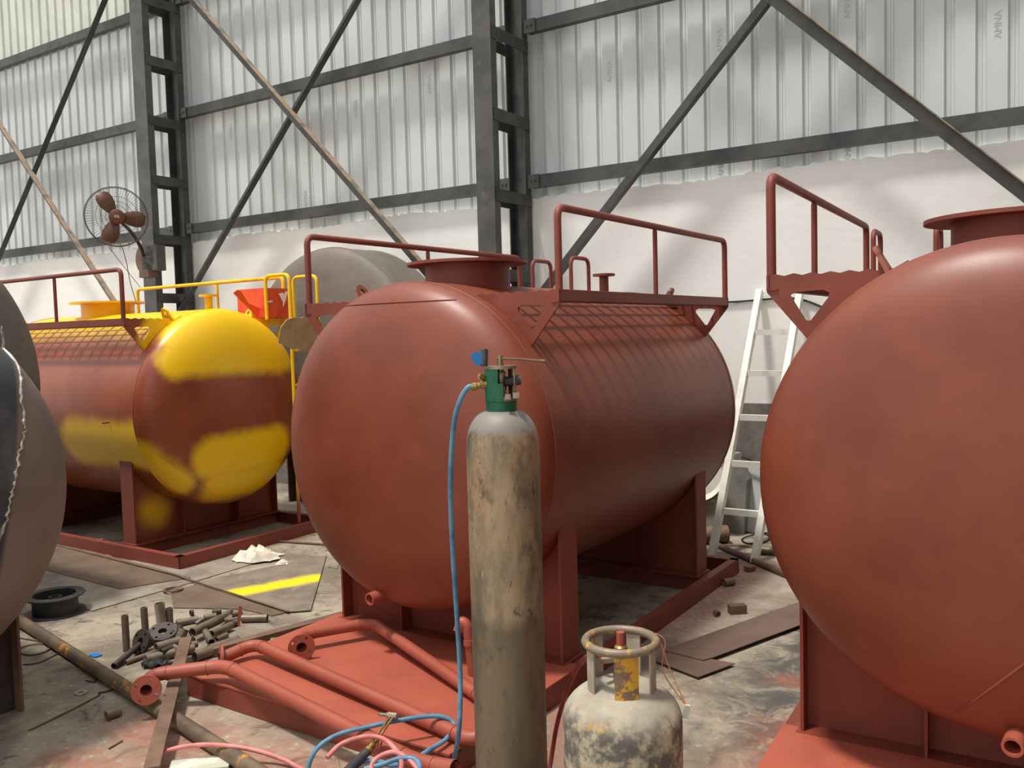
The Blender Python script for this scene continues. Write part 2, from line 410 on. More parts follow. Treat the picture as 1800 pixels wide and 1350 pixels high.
# faint maker's stamps printed up the sheets
fc = bpy.data.curves.new('stamp', 'FONT'); fc.body = 'AMNA'; fc.size = .062; fc.align_x = 'CENTER'; fc.extrude = .0006
fo = bpy.data.objects.new('stamp_src', fc); COL.objects.link(fo); bpy.context.view_layer.update()
stamp_me = bpy.data.meshes.new_from_object(fo); bpy.data.objects.remove(fo)
stamp_me.materials.clear(); stamp_me.materials.append(MATS['stamp_grey'])
for px, py in ((1062, 128), (1252, 74), (1482, 12), (1740, 45), (1254, 292), (1478, 264), (622, 192), (750, 150), (405, 232), (530, 350), (215, 115)):
    s, z = wpix(px, py, -.08); sx, par = [q for q in sheets if q[0] <= s][-1]
    k_ = round((s - sx - .061) / PITCH_S); lx = k_ * PITCH_S + .085
    o = bpy.data.objects.new('printed_stamp', stamp_me); COL.objects.link(o); o.parent = par
    o.rotation_euler = (PI / 2, -PI / 2, 0); o.location = (lx, -.0012, z)

# girts: channel rails along the wall between columns
COLS = [-23.8, -6.645, -1.96, 2.75]
girt_names = {2.90: 'lowest', 4.22: 'middle', 5.50: 'upper'}
gi = 0
BAY = {0: 'left of the fan column', 1: 'between the two lattice columns', 2: 'right of the tall middle column'}
for z in (2.90, 4.22, 5.50):
    for b in range(3):
        if z > 5 and b == 2: continue
        a, e = COLS[b] + .12, COLS[b + 1] - .12
        t = thing('wall_girt', f'{girt_names[z]} dark steel girt rail on the sheeted wall, {BAY[b]}', 'girt', wp((a + e) / 2, z - .05, .04), WA + PI / 2 + PI, 'wall girts')
        L = (e - a) / 2
        t.rotation_euler = (0, 0, math.atan2(WR.y, WR.x))
        m = MB(); m.prism([(-.07, 0), (0, 0), (0, .105), (-.07, .105), (-.07, .098), (-.007, .098), (-.007, .007), (-.07, .007)], 2 * L,
                          Matrix(((0, 0, 1, 0), (-1, 0, 0, -.035), (0, 1, 0, 0), (0, 0, 0, 1))))
        m.build('channel', 'dark_steel', t, smooth=0)
        for sx in (-1, 1):
            m = MB(); m.box((sx * L - .09 if sx > 0 else sx * L - .02, -.05, -.005), (sx * L + .02 if sx > 0 else sx * L + .09, -.036, .11)); cl = m.build('cleat_plate', 'column_face', t, smooth=0)
            m = MB()
            for dx in (.02, .06):
                m.lathe([(0, .008), (.011, .008), (.011, 0)], 6, frame((sx * (L - dx + .01), -.05, .055), (0, -1, 0)))
            m.build('bolts', 'pipe_dark', cl, smooth=30)

# lattice columns: two channels joined by batten plates
def column(s0, s1, o1, label, zb0):
    t = thing('lattice_column', label, 'column', wp((s0 + s1) / 2, 0, 0), math.atan2(WR.y, WR.x)); w = (s1 - s0) / 2
    H = 7.2
    def chan(y, sgn, mat):
        m = MB(); poly = [(-w, y), (w, y), (w, y + .085 * sgn), (w - .01, y + .085 * sgn), (w - .01, y + .01 * sgn), (-w + .01, y + .01 * sgn), (-w + .01, y + .085 * sgn), (-w, y + .085 * sgn)]
        m.prism(poly, H, Matrix.Translation((0, 0, H / 2))); return m.build('channel_leg', mat, t, smooth=0)
    chan(-o1, 1, 'column_face'); chan(-.02, -1, 'dark_steel')
    k_ = 0
    z = zb0
    while z < H:
        for sx in (-1, 1):
            m = MB(); m.box((sx * w, -o1 + .02, z - .05), (sx * (w + .01), -.03, z + .05)); m.build('batten_plate', 'dark_steel', t, smooth=0)
        z += .66
    m = MB(); m.box((-w - .08, -o1 - .08, 0), (w + .08, -.0, .02)); m.build('base_plate', 'dark_steel', t, smooth=0)
    return t
column(-2.05, -1.87, .60, 'tall lattice steel column behind the middle red tank', .10)
column(-6.76, -6.54, .52, 'lattice steel column carrying the wall fan, behind the yellow tank', .12)
# cross braces
def brace(p1, p2, off, ext0, ext1, mat, flip, label):
    a = wp(*wpix(*p1, off), off); b = wp(*wpix(*p2, off), off); d = (b - a).normalized()
    a = a - d * ext0; b = b + d * ext1
    t = thing('cross_brace', label, 'brace', (0, 0, 0), 0, 'wall cross braces')
    up = -WN
    n_ = d.cross(Vector(WN)).normalized()
    if n_.z < 0: n_ = -n_
    c_ = (a + b) / 2; t.location = c_
    m = MB(); bar_box(m, a - c_, b - c_, .008, .085, n_); m.build('face_leg', 'dark_steel' if mat != 'dusty_steel' else 'column_face', t, smooth=0)
    sh = n_ * (.0425 * flip)
    m = MB(); bar_box(m, a + sh - c_ - WN * .03, b + sh - c_ - WN * .03, .07, .008, n_); m.build('edge_leg', mat, t, smooth=0)
brace((1352, -3), (965, 500), .20, 2.5, .35, 'dark_steel', -1, 'dark brace rising from behind the middle red tank to the top edge')
brace((1352, -8), (1800, 340), .26, 2.0, .5, 'dusty_steel', 1, 'dusty brace sloping down behind the right red tank')
brace((338, 0), (760, 490), .26, .8, .8, 'dusty_steel', 1, 'tan dusty brace falling from the fan column to the middle tank')
brace((628, 0), (335, 515), .20, 1.4, .9, 'dark_steel', -1, 'dark brace crossing the tan one between the two columns')
brace((185, 0), (0, 450), .20, .6, 1.0, 'dark_steel', -1, 'dark brace at the far left of the sheeted wall')
brace((0, 220), (210, 545), .26, 1.2, .6, 'dusty_steel', 1, 'tan dusty brace at far left, ending behind the yellow tank')

# ------------------------------------------------------------------ horizontal storage tanks
HP = 2.45
def head_y(x, z, R, zc, h, p=HP):
    r = min(math.hypot(x, z - zc) / R, 1); return -h * (1 - r ** p) ** (1 / p)
def head_prof(R, L, h, far, n=30):
    prof = []
    for i in range(n + 1):
        q = i / n * PI / 2; r = R * math.cos(q) ** (2 / HP); y = h * math.sin(q) ** (2 / HP); prof.append((r, L + y if far else -y))
    prof[-1] = (0, prof[-1][1]); return prof
def channel_beam(p, q, w, h, side):           # C section lying between p and q (at floor level), web on the outer side
    m = MB(); p = Vector(p); q = Vector(q); L = (q - p).length; t = .008
    M = frame(p, q - p, (0, 0, 1)) @ Matrix.Translation((0, 0, L / 2))   # local x = up, local y = sideways
    s = side
    m.prism([(0, 0), (h, 0), (h, -w * s), (h - t, -w * s), (h - t, -t * s), (t, -t * s), (t, -w * s), (0, -w * s)], L, M); return m
def hook_rail(t, x, y0, y1, z0, z1, mat, posts, name='hand_rail', r=.0165):
    m = MB(); m.tube(fillet([(x, y0, z0), (x, y0, z1), (x, y1, z1), (x, y1, z0)], .05), r, 12); o = m.build(name, mat, t)
    for y in posts:
        m = MB(); m.tube([(x, y, z0), (x, y, z1 - .03), (x, y, z1)], [.0125, .0125, .009], 10); m.build('rail_post', mat, t)
    return o
def painted_tank(label, c, a, L, cfg):
    R, zc, h = .768, 1.078, cfg.get('h', .235); w, zw, zr, s = .765, 1.77, 2.125, .675
    t = thing('storage_tank', label, 'tank', (c[0], c[1], 0), -math.radians(a))
    M = cfg['mats']; g = lambda k_: M.get(k_, M['*'])
    NS = 96; AX = frame((0, 0, zc), (0, 1, 0), (1, 0, 0))
    MB().lathe([(R, 0), (R, L)], NS, AX).build('shell', g('shell'), t)
    for far in (0, 1):
        MB().lathe(head_prof(R, L, h, far), NS, AX).build('dished_head', g('head'), t)
        y = L if far else 0
        m = MB(); m.tube([(R * math.cos(2 * PI * j / 120), y, zc + R * math.sin(2 * PI * j / 120)) for j in range(120)], .0035, 6, closed=True); m.build('weld_bead', g('bead'), t)
    for line in cfg.get('seams', ()):
        pts = []
        (x0, z0), (x1, z1) = line
        for j in range(25):
            u = j / 24; x = x0 + (x1 - x0) * u; z = z0 + (z1 - z0) * u; pts.append((x, head_y(x, z, R, zc, h) - .001, z))
        m = MB(); m.tube(pts, .0038, 6); m.build('head_seam', g('bead'), t)
    # saddles on the skid
    zs = .1
    for ys in cfg['saddles']:
        arc = []
        for j in range(33):
            x = s - 2 * s * j / 32; arc.append((x, zc - math.sqrt(R * R - x * x)))
        m = MB(); m.prism([(-s, zs), (s, zs)] + arc, .012, Matrix(((1, 0, 0, 0), (0, 0, 1, ys), (0, 1, 0, 0), (0, 0, 0, 1))))
        sd = m.build('saddle', g('saddle'), t, smooth=0)
        ztop = zc - math.sqrt(R * R - s * s) + .015
        for sx in (-1, 1):
            m = MB(); m.box((sx * s - .006, ys - .075, zs), (sx * s + .006, ys + .075, ztop)); m.build('side_plate', g('side'), sd, smooth=0)
            for gx in (.26,):
                m = MB(); zt = zc - math.sqrt(R * R - gx * gx)
                m.box((sx * gx - .005, ys - .085, zs), (sx * gx + .005, ys + .085, zt)); m.build('stiffener', g('side'), sd, smooth=0)
        m = MB(); m.box((-s - .02, ys - .09, zs - .004), (s + .02, ys + .09, zs + .006)); m.build('foot_plate', g('skid'), sd, smooth=0)
    # skid frame
    sw = cfg.get('sw', .75); ya, yb = cfg['skid']
    for sx in (-1, 1):
        channel_beam((sx * sw, ya, 0), (sx * sw, yb, 0), .05, .095, sx).build('skid_beam', g('skid'), t, smooth=0)
    channel_beam((-sw, ya, 0), (sw, ya, 0), .05, .095, 1).build('skid_beam', g('skid'), t, smooth=0)
    channel_beam((-sw, yb, 0), (sw, yb, 0), .05, .095, -1).build('skid_beam', g('skid'), t, smooth=0)
    for ys in cfg['saddles']:
        m = MB(); m.box((-sw + .05, ys - .05, .003), (sw - .05, ys + .05, .094)); m.build('cross_beam', g('skid'), t, smooth=0)
    if cfg.get('deck'):
        d0, d1 = cfg['deck']; m = MB(); n = 26; poly = []
        for j in range(n + 1): poly.append((-sw + 2 * sw * j / n, d0 + random.uniform(-.004, .004)))
        poly += [(sw, d1), (-sw, d1)]
        m.prism(poly, .008, Matrix.Translation((0, 0, .1))); m.build('deck_plate', g('deck'), t, smooth=0)
        m = MB(); m.box((-sw + .003, d0 + .004, .002), (sw - .003, d0 + .012, .094)); m.build('deck_skirt', g('skid'), t, smooth=0)
    # side walkways: brackets, grating, edge bar, hand rails
    y0, y1 = cfg['walk']; xi = math.sqrt(R * R - (zw - zc) ** 2)
    for sx in (-1, 1):
        for y in (y0, y1):
            n = 14; top = [(xi + (w - xi) * j / n, zw + (.008 if j % 2 else 0)) for j in range(n + 1)]
            low = [(w, zw - .055), (.625, 1.545)]
            arc = []
            a0 = math.atan2(1.55 - zc, .63); a1 = math.atan2(zw - zc, xi)
            for j in range(9): q = a0 + (a1 - a0) * j / 8; arc.append((R * .995 * math.cos(q), zc + R * .995 * math.sin(q)))
            hole = [(.685, 1.702), (.668, 1.712), (.575, 1.716), (.553, 1.706), (.556, 1.690), (.615, 1.612), (.632, 1.612)]
            poly = [(sx * x, z) for x, z in top + low + arc[:-1]]; hl = [(sx * x, z) for x, z in hole]
            m = MB(); m.prism(poly, .010, Matrix(((1, 0, 0, 0), (0, 0, 1, y), (0, 1, 0, 0), (0, 0, 0, 1))), [hl])
            near = (y == y0)
            m.build('walkway_bracket', g('bracket_left') if (sx < 0 and near) else g('bracket'), t, smooth=0)
        m = MB(); x = xi + .01; k_ = 0
        while x < w - .012:
            m.box((x, y0, zw - .022), (x + .010, y1, zw)) if sx > 0 else m.box((-x - .010, y0, zw - .022), (-x, y1, zw)); x += .06
        y = y0 + .04
        while y < y1 - .02:
            a_, b_ = xi, w - .01
            m.box((min(sx * a_, sx * b_), y - .012, zw - .012), (max(sx * a_, sx * b_), y + .012, zw - .004)); y += .13
        m.build('grating', g('grate'), t, smooth=0)
        m = MB(); m.box((min(sx * w, sx * (w - .008)), y0 - .01, zw - .048), (max(sx * w, sx * (w - .008)), y1 + .01, zw + .006))
        m.box((min(sx * w, sx * (w - .04)), y0 - .01, zw - .048), (max(sx * w, sx * (w - .04)), y1 + .01, zw - .042)); m.build('edge_angle', g('edge_left') if sx < 0 else g('edge'), t, smooth=0)
        mid = cfg.get('midpost', y0 + (y1 - y0) * .5)
        hook_rail(t, sx * (w - .012), y0 + .015, y1 - .015, zw, zr, g('rail_left') if sx < 0 else g('rail_right'), [mid])
    # manhole
    my = cfg['manhole']; zt = zc + R
    m = MB(); M2 = Matrix.Translation((0, my, 0))
    m.lathe([(.200, zt - .09), (.215, zt - .09), (.215, zt + .098), (.305, zt + .098), (.305, zt + .112), (.200, zt + .112)], 64, M2, closed=True); mh = m.build('manhole', g('manhole'), t)
    # lifting lugs
    for y in (.10, L - .10):
        for sx in (-1, 1):
            if (y, sx) in cfg.get('no_lug', ()): continue
            q = math.asin(.36 / R); M3 = Matrix.Translation((0, y, zc)) @ Matrix.Rotation(sx * q, 4, 'Y') @ Matrix.Translation((0, 0, R))
            m = MB(); m.box((-.07, -.06, -.004), (.07, .06, .008), M3); pad = m.build('lug_pad', g('lug'), t, smooth=0)
            arc = [(.04 * math.cos(PI * j / 12), .07 + .04 * math.sin(PI * j / 12)) for j in range(13)]
            hole = [(.017 * math.cos(2 * PI * j / 14), .07 + .017 * math.sin(2 * PI * j / 14)) for j in range(14)]
            m = MB(); m.prism([(-.065, .004), (.065, .004)] + arc, .014, M3 @ Matrix(((0, 0, 1, 0), (1, 0, 0, 0), (0, 1, 0, 0), (0, 0, 0, 1))) if not cfg.get('lug_turn') else M3 @ Matrix(((1, 0, 0, 0), (0, 0, 1, 0), (0, 1, 0, 0), (0, 0, 0, 1))), [hole])
            m.build('lug_plate', g('lug'), pad, smooth=0)
    # small flanged nozzle on the crown
    ny = cfg['nozzle']; m = MB()
    m.lathe([(.018, zt - .02), (.03, zt - .02), (.03, zt + .10), (.072, zt + .10), (.072, zt + .115), (.018, zt + .115)], 24, Matrix.Translation((0, ny, 0)), closed=True); m.build('nozzle', g('manhole'), t)
    # access ladder with hoop handles
    lx = cfg['ladder_x']; ly, hy = cfg['ladder_y']
    for x in lx:
        m = MB(); m.tube(fillet([(x, ly, .1), (x, ly, zr - .01), (x, hy, zr - .01), (x, hy, zw - .01)], .06), .0145, 10); m.build('ladder_stringer', g('ladder'), t)
    z = .38
    while z < 1.75:
        m = MB(); m.tube([(lx[0], ly, z), (lx[1], ly, z)], .010, 8); m.build('ladder_rung', g('ladder'), t); z += .28
    # drain stub
    if cfg.get('drain'):
        x, z, ln = cfg['drain']; y = head_y(x, z, R, zc, h)
        m = MB(); m.lathe([(.022, 0), (.030, 0), (.030, ln), (.022, ln)], 20, frame((x, y + .05, z), (-.12, -1, -.05)), closed=True); m.build('drain_stub', g('drain'), t)
    for x, y, z, ln in cfg.get('stubs', ()):
        m = MB(); m.tube([(x, y, z), (x - ln, y, z)], .006, 8); m.build('pin', g('skid'), t)
    return t
RM = {'*': 'red_steel', 'shell': 'red_oxide', 'head': 'red_oxide', 'bead': 'red_steel', 'deck': 'red_deck', 'grate': 'red_grate', 'drain': 'red_pipe', 'lug': 'red_oxide'}
painted_tank('red oxide painted horizontal tank in the middle, behind the oxygen cylinder', (-.464, 4.081), 33.6, 2.2,
    dict(mats=RM, saddles=(.24, 1.85), skid=(-.74, 2.31), deck=(-.76, .20), walk=(.073, 2.125), manhole=.46, nozzle=1.95, no_lug=((.10, 1),), midpost=1.08,
         ladder_x=(-.74, -.42), ladder_y=(2.52, 2.26), drain=(-.14, .38, .12), seams=[((-.34, 1.748), (.33, 1.748))]))
painted_tank('large red oxide tank cut off by the right edge, its round end nearest the camera', (1.525, 2.645), 31.07, 2.2,
    dict(mats=RM, saddles=(.24, 1.85), skid=(-.74, 2.31), deck=(-.76, .20), walk=(.085, 2.125), manhole=.52, nozzle=1.95, midpost=.80,
         ladder_x=(-.74, -.42), ladder_y=(2.52, 2.26), drain=(.02, .36, .14), seams=[((-.15, .40), (.25, .86))]))
YM = {'*': 'yellow_paint', 'shell': 'yellow_shell', 'head': 'yellow_head', 'bead': 'yellow_head', 'saddle': 'yellow_saddle', 'side': 'red_steel', 'skid': 'red_steel', 'grate': 'red_grate',
      'bracket_left': 'yellow_bracket', 'bracket': 'yellow_paint', 'edge_left': 'red_steel', 'rail_left': 'red_steel', 'ladder': 'yellow_ladder', 'lug': 'yellow_paint'}
YT = painted_tank('half painted yellow and red tank standing beside the wall', (-2.291, 6.871), -56.45, 2.25,
    dict(mats=YM, saddles=(.26, 1.9), skid=(-.40, 2.75), walk=(.06, 2.18), manhole=1.47, nozzle=.10, midpost=.95, sw=.735, lug_turn=False,
         ladder_x=(.45, .75), ladder_y=(-.33, -.05), seams=[((-.662, .80), (-.14, .368))], stubs=((-.77, .30, 1.02, .05),)))

# bare steel tanks
def bare_tank(label, c, a, R, zc, L, h, mat, saddle_y, weld=None, dark=None):
    t = thing('steel_tank', label, 'tank', (c[0], c[1], 0), -math.radians(a)); AX = frame((0, 0, zc), (0, 1, 0), (1, 0, 0))
    MB().lathe([(R, 0), (R, L)], 96, AX).build('shell', mat, t)
    for far in (0, 1):
        MB().lathe(head_prof(R, L, h, far), 96, AX).build('dished_head', (dark or mat) if not far else mat, t)
        y = L if far else 0
        m = MB(); m.tube([(R * math.cos(2 * PI * j / 120), y, zc + R * math.sin(2 * PI * j / 120)) for j in range(120)], .006, 6, closed=True); m.build('weld_bead', mat, t)
    for ys in saddle_y:
        s = R * .82; arc = []
        for j in range(25):
            x = s - 2 * s * j / 24; arc.append((x, zc - math.sqrt(R * R - x * x)))
        m = MB(); m.prism([(-s, 0), (s, 0)] + arc, .012, Matrix(((1, 0, 0, 0), (0, 0, 1, ys), (0, 1, 0, 0), (0, 0, 0, 1)))); sd = m.build('saddle', 'pipe_dark', t, smooth=0)
        for sx in (-1, 1):
            m = MB(); m.box((sx * s - .006, ys - .06, 0), (sx * s + .006, ys + .06, zc - R * .57 + .01)); m.build('side_plate', 'rusty_brown', sd, smooth=0)
    return t
BT = bare_tank('bare grey steel tank end nearest the left edge, with a silvery weld running down it', (-2.39, 3.133), -57, .765, 1.044, 1.2, .25, 'mill_steel', (.22, 1.0), dark='welded_head')
WX = [(1.68, .555), (1.515, .554), (1.413, .533), (1.30, .524), (1.255, .519), (1.169, .484), (1.083, .461), (1.02, .439), (.913, .41), (.80, .36), (.65, .30)]
base = smooth_path([(x, 0, z) for z, x in WX], 7); pts = []
for q in base:
    x, z = q.x + random.uniform(-.007, .007), q.z; pts.append((x, head_y(x, z, .765, 1.044, .25) - .002, z))
m = MB(); m.tube(pts, [random.uniform(.003, .009) for _ in pts], 7); m.build('vertical_weld', 'weld', BT)
bare_tank('large bare steel tank at the left edge, behind the welded one', (-3.596, 4.643), -57, 1.07, 1.374, 2.0, .28, 'mill_steel', (.4, 1.6))
bare_tank('large bare steel tank by the wall, its round end rising behind the middle red tank', (-1.613, 7.915), 33, 1.007, 1.394, .45, .2, 'mill_steel', (.22,))

# ------------------------------------------------------------------ oxygen cylinder with valve guard, and its blue hose
OX = Vector((-.035, 2.76, 0))
t = thing('oxygen_cylinder', 'tall worn khaki oxygen cylinder with a green valve guard', 'gas cylinder', OX)
prof = [(0, .02), (.085, .012), (.112, .03), (.1165, .06)]
prof += [(.1165, z) for z in (.3, .6, .9, 1.15, 1.235)]
for i in range(1, 13):
    q = i / 12 * PI / 2; prof.append((.048 + .0685 * math.cos(q), 1.235 + .118 * math.sin(q)))
prof += [(.046, 1.36), (0, 1.36)]
MB().lathe(prof, 56).build('body', 'oxygen_body', t)
m = MB(); m.lathe([(.038, 1.352), (.049, 1.352), (.050, 1.384), (.047, 1.3883), (.038, 1.3883)], 36, closed=True); m.build('neck_ring', 'green_paint', t)
# valve guard: a split cylinder cage, solid at the left, open window at the right
def arc_wall(m, r0, r1, a0, a1, z0, z1, n=14):
    poly = [(r1 * math.cos(a0 + (a1 - a0) * i / n), r1 * math.sin(a0 + (a1 - a0) * i / n)) for i in range(n + 1)]
    poly += [(r0 * math.cos(a1 + (a0 - a1) * i / n), r0 * math.sin(a1 + (a0 - a1) * i / n)) for i in range(n + 1)]
    m.prism(poly, z1 - z0, Matrix.Translation((0, 0, (z0 + z1) / 2)))
D = math.radians
m = MB(); arc_wall(m, .046, .051, D(-290), D(-82), 1.385, 1.4411, 24); arc_wall(m, .046, .051, D(-255), D(-100), 1.4411, 1.4873, 20); gd = m.build('valve_guard', 'green_paint', t)
m = MB(); arc_wall(m, .046, .051, D(-30), D(-18), 1.3949, 1.4873, 6); arc_wall(m, .046, .051, D(40), D(60), 1.3949, 1.4873, 6); m.build('guard_post', 'bare_nickel', t)
m = MB(); m.lathe([(.012, 1.4860), (.052, 1.4860), (.053, 1.4952), (.012, 1.4952)], 36, closed=True); m.build('guard_top', 'bare_nickel', t)
m = MB(); arc_wall(m, .046, .052, D(-82), D(20), 1.385, 1.4002, 12); m.build('guard_band', 'bare_nickel', t)
m = MB(); m.box((.012, -.075, 1.3929), (.030, -.048, 1.4081)); m.box((.036, -.070, 1.3962), (.056, -.030, 1.4121)); m.build('guard_bolt', 'bare_nickel', t, smooth=0)
m = MB(); m.lathe([(0, 1.36), (.018, 1.36), (.018, 1.4147), (.013, 1.4180), (.013, 1.4411), (.017, 1.4444), (.017, 1.4741), (.011, 1.4807), (.0095, 1.5269), (0, 1.5269)], 16); m.build('valve_spindle', 'bare_nickel', t)
m = MB(); m.lathe([(0, 0), (.016, 0), (.016, .05), (0, .05)], 12, frame((.012, -.01, 1.4444), (1, .1, .1))); m.build('valve_outlet', 'black_plastic', t)
m = MB(); m.tube([(-.012, -.003, 1.5190), (.06, -.012, 1.5150), (.132, -.02, 1.5071)], .0035, 8); m.tube([(.126, -.019, 1.5078), (.140, -.021, 1.5058)], .006, 8); m.build('spindle_key', 'rusty_brown', t)
m = MB(); m.lathe([(0, 0), (.012, 0), (.013, .05), (.010, .055), (0, .055)], 14, frame((-.052, -.005, 1.4952), (.05, 0, 1))); kn = m.build('regulator_knob', 'black_plastic', t)
m = MB(); m.prism([(-.013, 0), (.013, 0), (.020, .04), (.010, .036), (.0, .044), (-.010, .037), (-.020, .042)], .003, Matrix.Translation((-.066, -.014, 1.5005)) @ Matrix.Rotation(D(90), 4, 'X') @ Matrix.Rotation(D(14), 4, 'Z')); m.build('blue_tag', 'blue_tag', t, smooth=0)
m = MB(); m.lathe([(0, 0), (.013, 0), (.013, .018), (.009, .02), (.009, .03), (.012, .032), (.012, .045), (.008, .05), (0, .05)], 8, frame((-.045, -.012, 1.4398), (-1, -.1, -.18))); m.build('hose_union', 'brass', t)
m = MB(); m.lathe([(0, 0), (.009, 0), (.009, .03), (0, .03)], 8, frame((-.045, -.012, 1.4556), (-.6, -.4, .3))); m.build('side_plug', 'brass', t)

def hose(name, label, pts, r, mat, cat='hose', n=9, group=None):
    m = MB(); m.tube(smooth_path(pts, n), r, 10); o = m.build(name, mat, None, recenter=True); return tag(o, label, cat, group)
yo = 2.70
P = [OX + Vector((-.090, -.017, 1.4325)), OX + Vector((-.106, -.020, 1.428))]
for px, py, Y in ((809, 704, 2.745), (798, 745, 2.76), (792, 840, 2.78), (795, 950, 2.81), (803, 1080, 2.84), (809, 1190, 2.85), (806, 1290, 2.83)): P.append(atY(px, py, Y))
P += [at(792, 1352, .06), at(770, 1385, .02), at(690, 1420, .012), at(600, 1400, .012), at(545, 1365, .05), at(553, 1322, .13), at(590, 1293, .17), at(650, 1277, .185), at(715, 1264, .19), at(770, 1259, .18), at(797, 1272, .15), at(785, 1298, .13), at(755, 1318, .13), at(725, 1336, .13), at(690, 1345, .13), at(655, 1337, .14), at(625, 1342, .14)]
hose('oxygen_hose', 'blue rubber hose hanging from the oxygen cylinder and looping over the deck pipes', P, .0085, 'blue_hose')
hose('blue_hose_coil', 'short blue hose coil under the cutting torch at the bottom edge', [at(640, 1352, 0.160), at(668, 1345, 0.165), at(700, 1334, 0.175), at(728, 1334, 0.175), at(738, 1349, 0.165), at(730, 1372, 0.150), at(690, 1385, 0.150)], .0085, 'blue_hose')
hose('fuel_hose', 'pink rubber hose coiled under the cutting torch', [at(575, 1332, 0.175), at(600, 1308, 0.195), at(640, 1295, 0.200), at(672, 1298, 0.195), at(695, 1318, 0.185), at(706, 1345, 0.165), at(690, 1370, 0.155), at(655, 1358, 0.160), at(660, 1335, 0.175), at(690, 1322, 0.190), at(715, 1332, 0.175), at(735, 1352, 0.155)], .0085, 'pink_hose')
hose('floor_hose', 'pale pink hose arching over the floor at the bottom left', [at(245, 1372, .01), at(262, 1340, .03), at(300, 1318, .06), at(360, 1309, .07), at(430, 1315, .06), at(490, 1332, .03), at(530, 1352, .012), at(560, 1368, .012)], .0085, 'pink_hose')
hose('gas_hose', 'dull red hose running up behind the gas cylinder', [at(955, 1420, .012), at(968, 1340, .10), at(980, 1270, .25), at(1000, 1205, .40), at(1025, 1160, .52), atY(1050, 1152, 2.38), atY(1075, 1160, 2.31)], .008, 'red_hose')

# cutting torch
A = at(615, 1352, .15); B = at(645, 1322, .165); Cc = at(690, 1258, .215)
t = thing('cutting_torch', 'brass gas cutting torch resting on the hose coil', 'torch', A)
d = (B - A).normalized(); e = (Cc - B).normalized(); sd = e.cross(Vector((0, 0, 1))).normalized()
m = MB(); m.tube([A - A - d * .05, (B - A) * .5, B - A], [.017, .018, .014], 14); m.build('handle', 'black_plastic', t)
m = MB(); m.lathe([(0, 0), (.016, 0), (.016, .012), (.012, .014), (.012, .03), (.015, .032), (.013, .045), (0, .045)], 12, frame(B - A, e)); m.build('mixer_body', 'brass', t)
for k_ in (-1, 1):
    m = MB(); m.tube([B - A + e * .03 + sd * .008 * k_, Cc - A + sd * .006 * k_], .0042, 8); m.build('gas_tube', 'brass', t)
m = MB(); m.lathe([(0, -.02), (.012, -.02), (.012, .02), (0, .02)], 8, frame(Cc - A, sd)); m.lathe([(0, 0), (.010, 0), (.011, .018), (.007, .022), (.006, .05), (.003, .055), (0, .055)], 10, frame(Cc - A, Vector((-1, .25, .05)))); m.build('torch_head', 'bare_nickel', t)
m = MB(); m.tube([d * -.02 + sd * -.02, d * -.005 + sd * -.045 + Vector((0, 0, .03))], .003, 6); m.build('lever', 'bare_nickel', t)

# ------------------------------------------------------------------ gas cylinder
GX = Vector((.272, 2.30, 0))
t = thing('gas_cylinder', 'dusty dented gas cylinder with a rusty yellow collar ring', 'gas cylinder', GX)
prof = [(0, .05), (.09, .05), (.13, .07), (.157, .12)] + [(.160, z) for z in (.2, .35, .5, .555)]
for i in range(1, 13):
    q = i / 12 * PI / 2; prof.append((.160 * math.cos(q) if i < 12 else 0, .555 + .105 * math.sin(q)))
MB().lathe(prof, 56).build('body', 'gas_body', t)
m = MB(); m.lathe([(.125, 0), (.13, 0), (.13, .1), (.125, .1)], 40, closed=True); m.build('foot_ring', 'gas_collar', t)
zr_ = .765
m = MB(); m.tube([(.094 * math.cos(2 * PI * j / 48), .094 * math.sin(2 * PI * j / 48), zr_) for j in range(48)], .0115, 12, closed=True); m.build('collar_ring', 'gas_ring', t)
for q, hw in ((-88, 20), (-160, 13), (-28, 13), (60, 13), (130, 13)):
    m = MB(); arc_wall(m, .088, .093, D(q - hw), D(q + hw), .600, zr_, 8); m.build('collar_plate', 'gas_collar' if q == -88 else 'gas_body', t)
m = MB(); m.lathe([(0, .655), (.022, .655), (.022, .68), (.014, .685), (.014, .715), (.018, .718), (.018, .75), (.013, .755), (.0, .755)], 12); m.build('valve', 'brass', t)
m = MB()
m.lathe([(0, .75), (.011, .75), (.011, .79), (.0, .79)], 10); m.build('valve_cap', 'red_pipe', t)
m = MB(); m.lathe([(0, 0), (.009, 0), (.009, .05), (0, .05)], 8, frame((-.01, -.01, .72), (-1, -.35, .05))); m.build('hose_nozzle', 'bare_nickel', t)
rp = GX + Vector((.100, .02, .775))
t2 = thing('seal_tag', 'small white seal hanging by a copper wire from the gas cylinder ring', 'tag', GX + Vector((.170, -.02, .59)))
m = MB()
o0 = rp - t2.location
for k_ in (-.006, .008):
    m.tube(smooth_path([o0 + Vector((-.004, 0, .002)), o0 + Vector((.014 + k_, -.006, -.02)), o0 + Vector((.026 - k_ * 1.5, -.012, -.10)), Vector((0, 0, 0))], 6), .0016, 6)
m.build('copper_wire', 'copper_wire', t2)
m = MB(); m.box((-.006, -.005, -.032), (.010, .003, .004), Matrix.Rotation(D(12), 4, 'Y')); m.build('white_seal', 'white_scrap', t2, smooth=0)

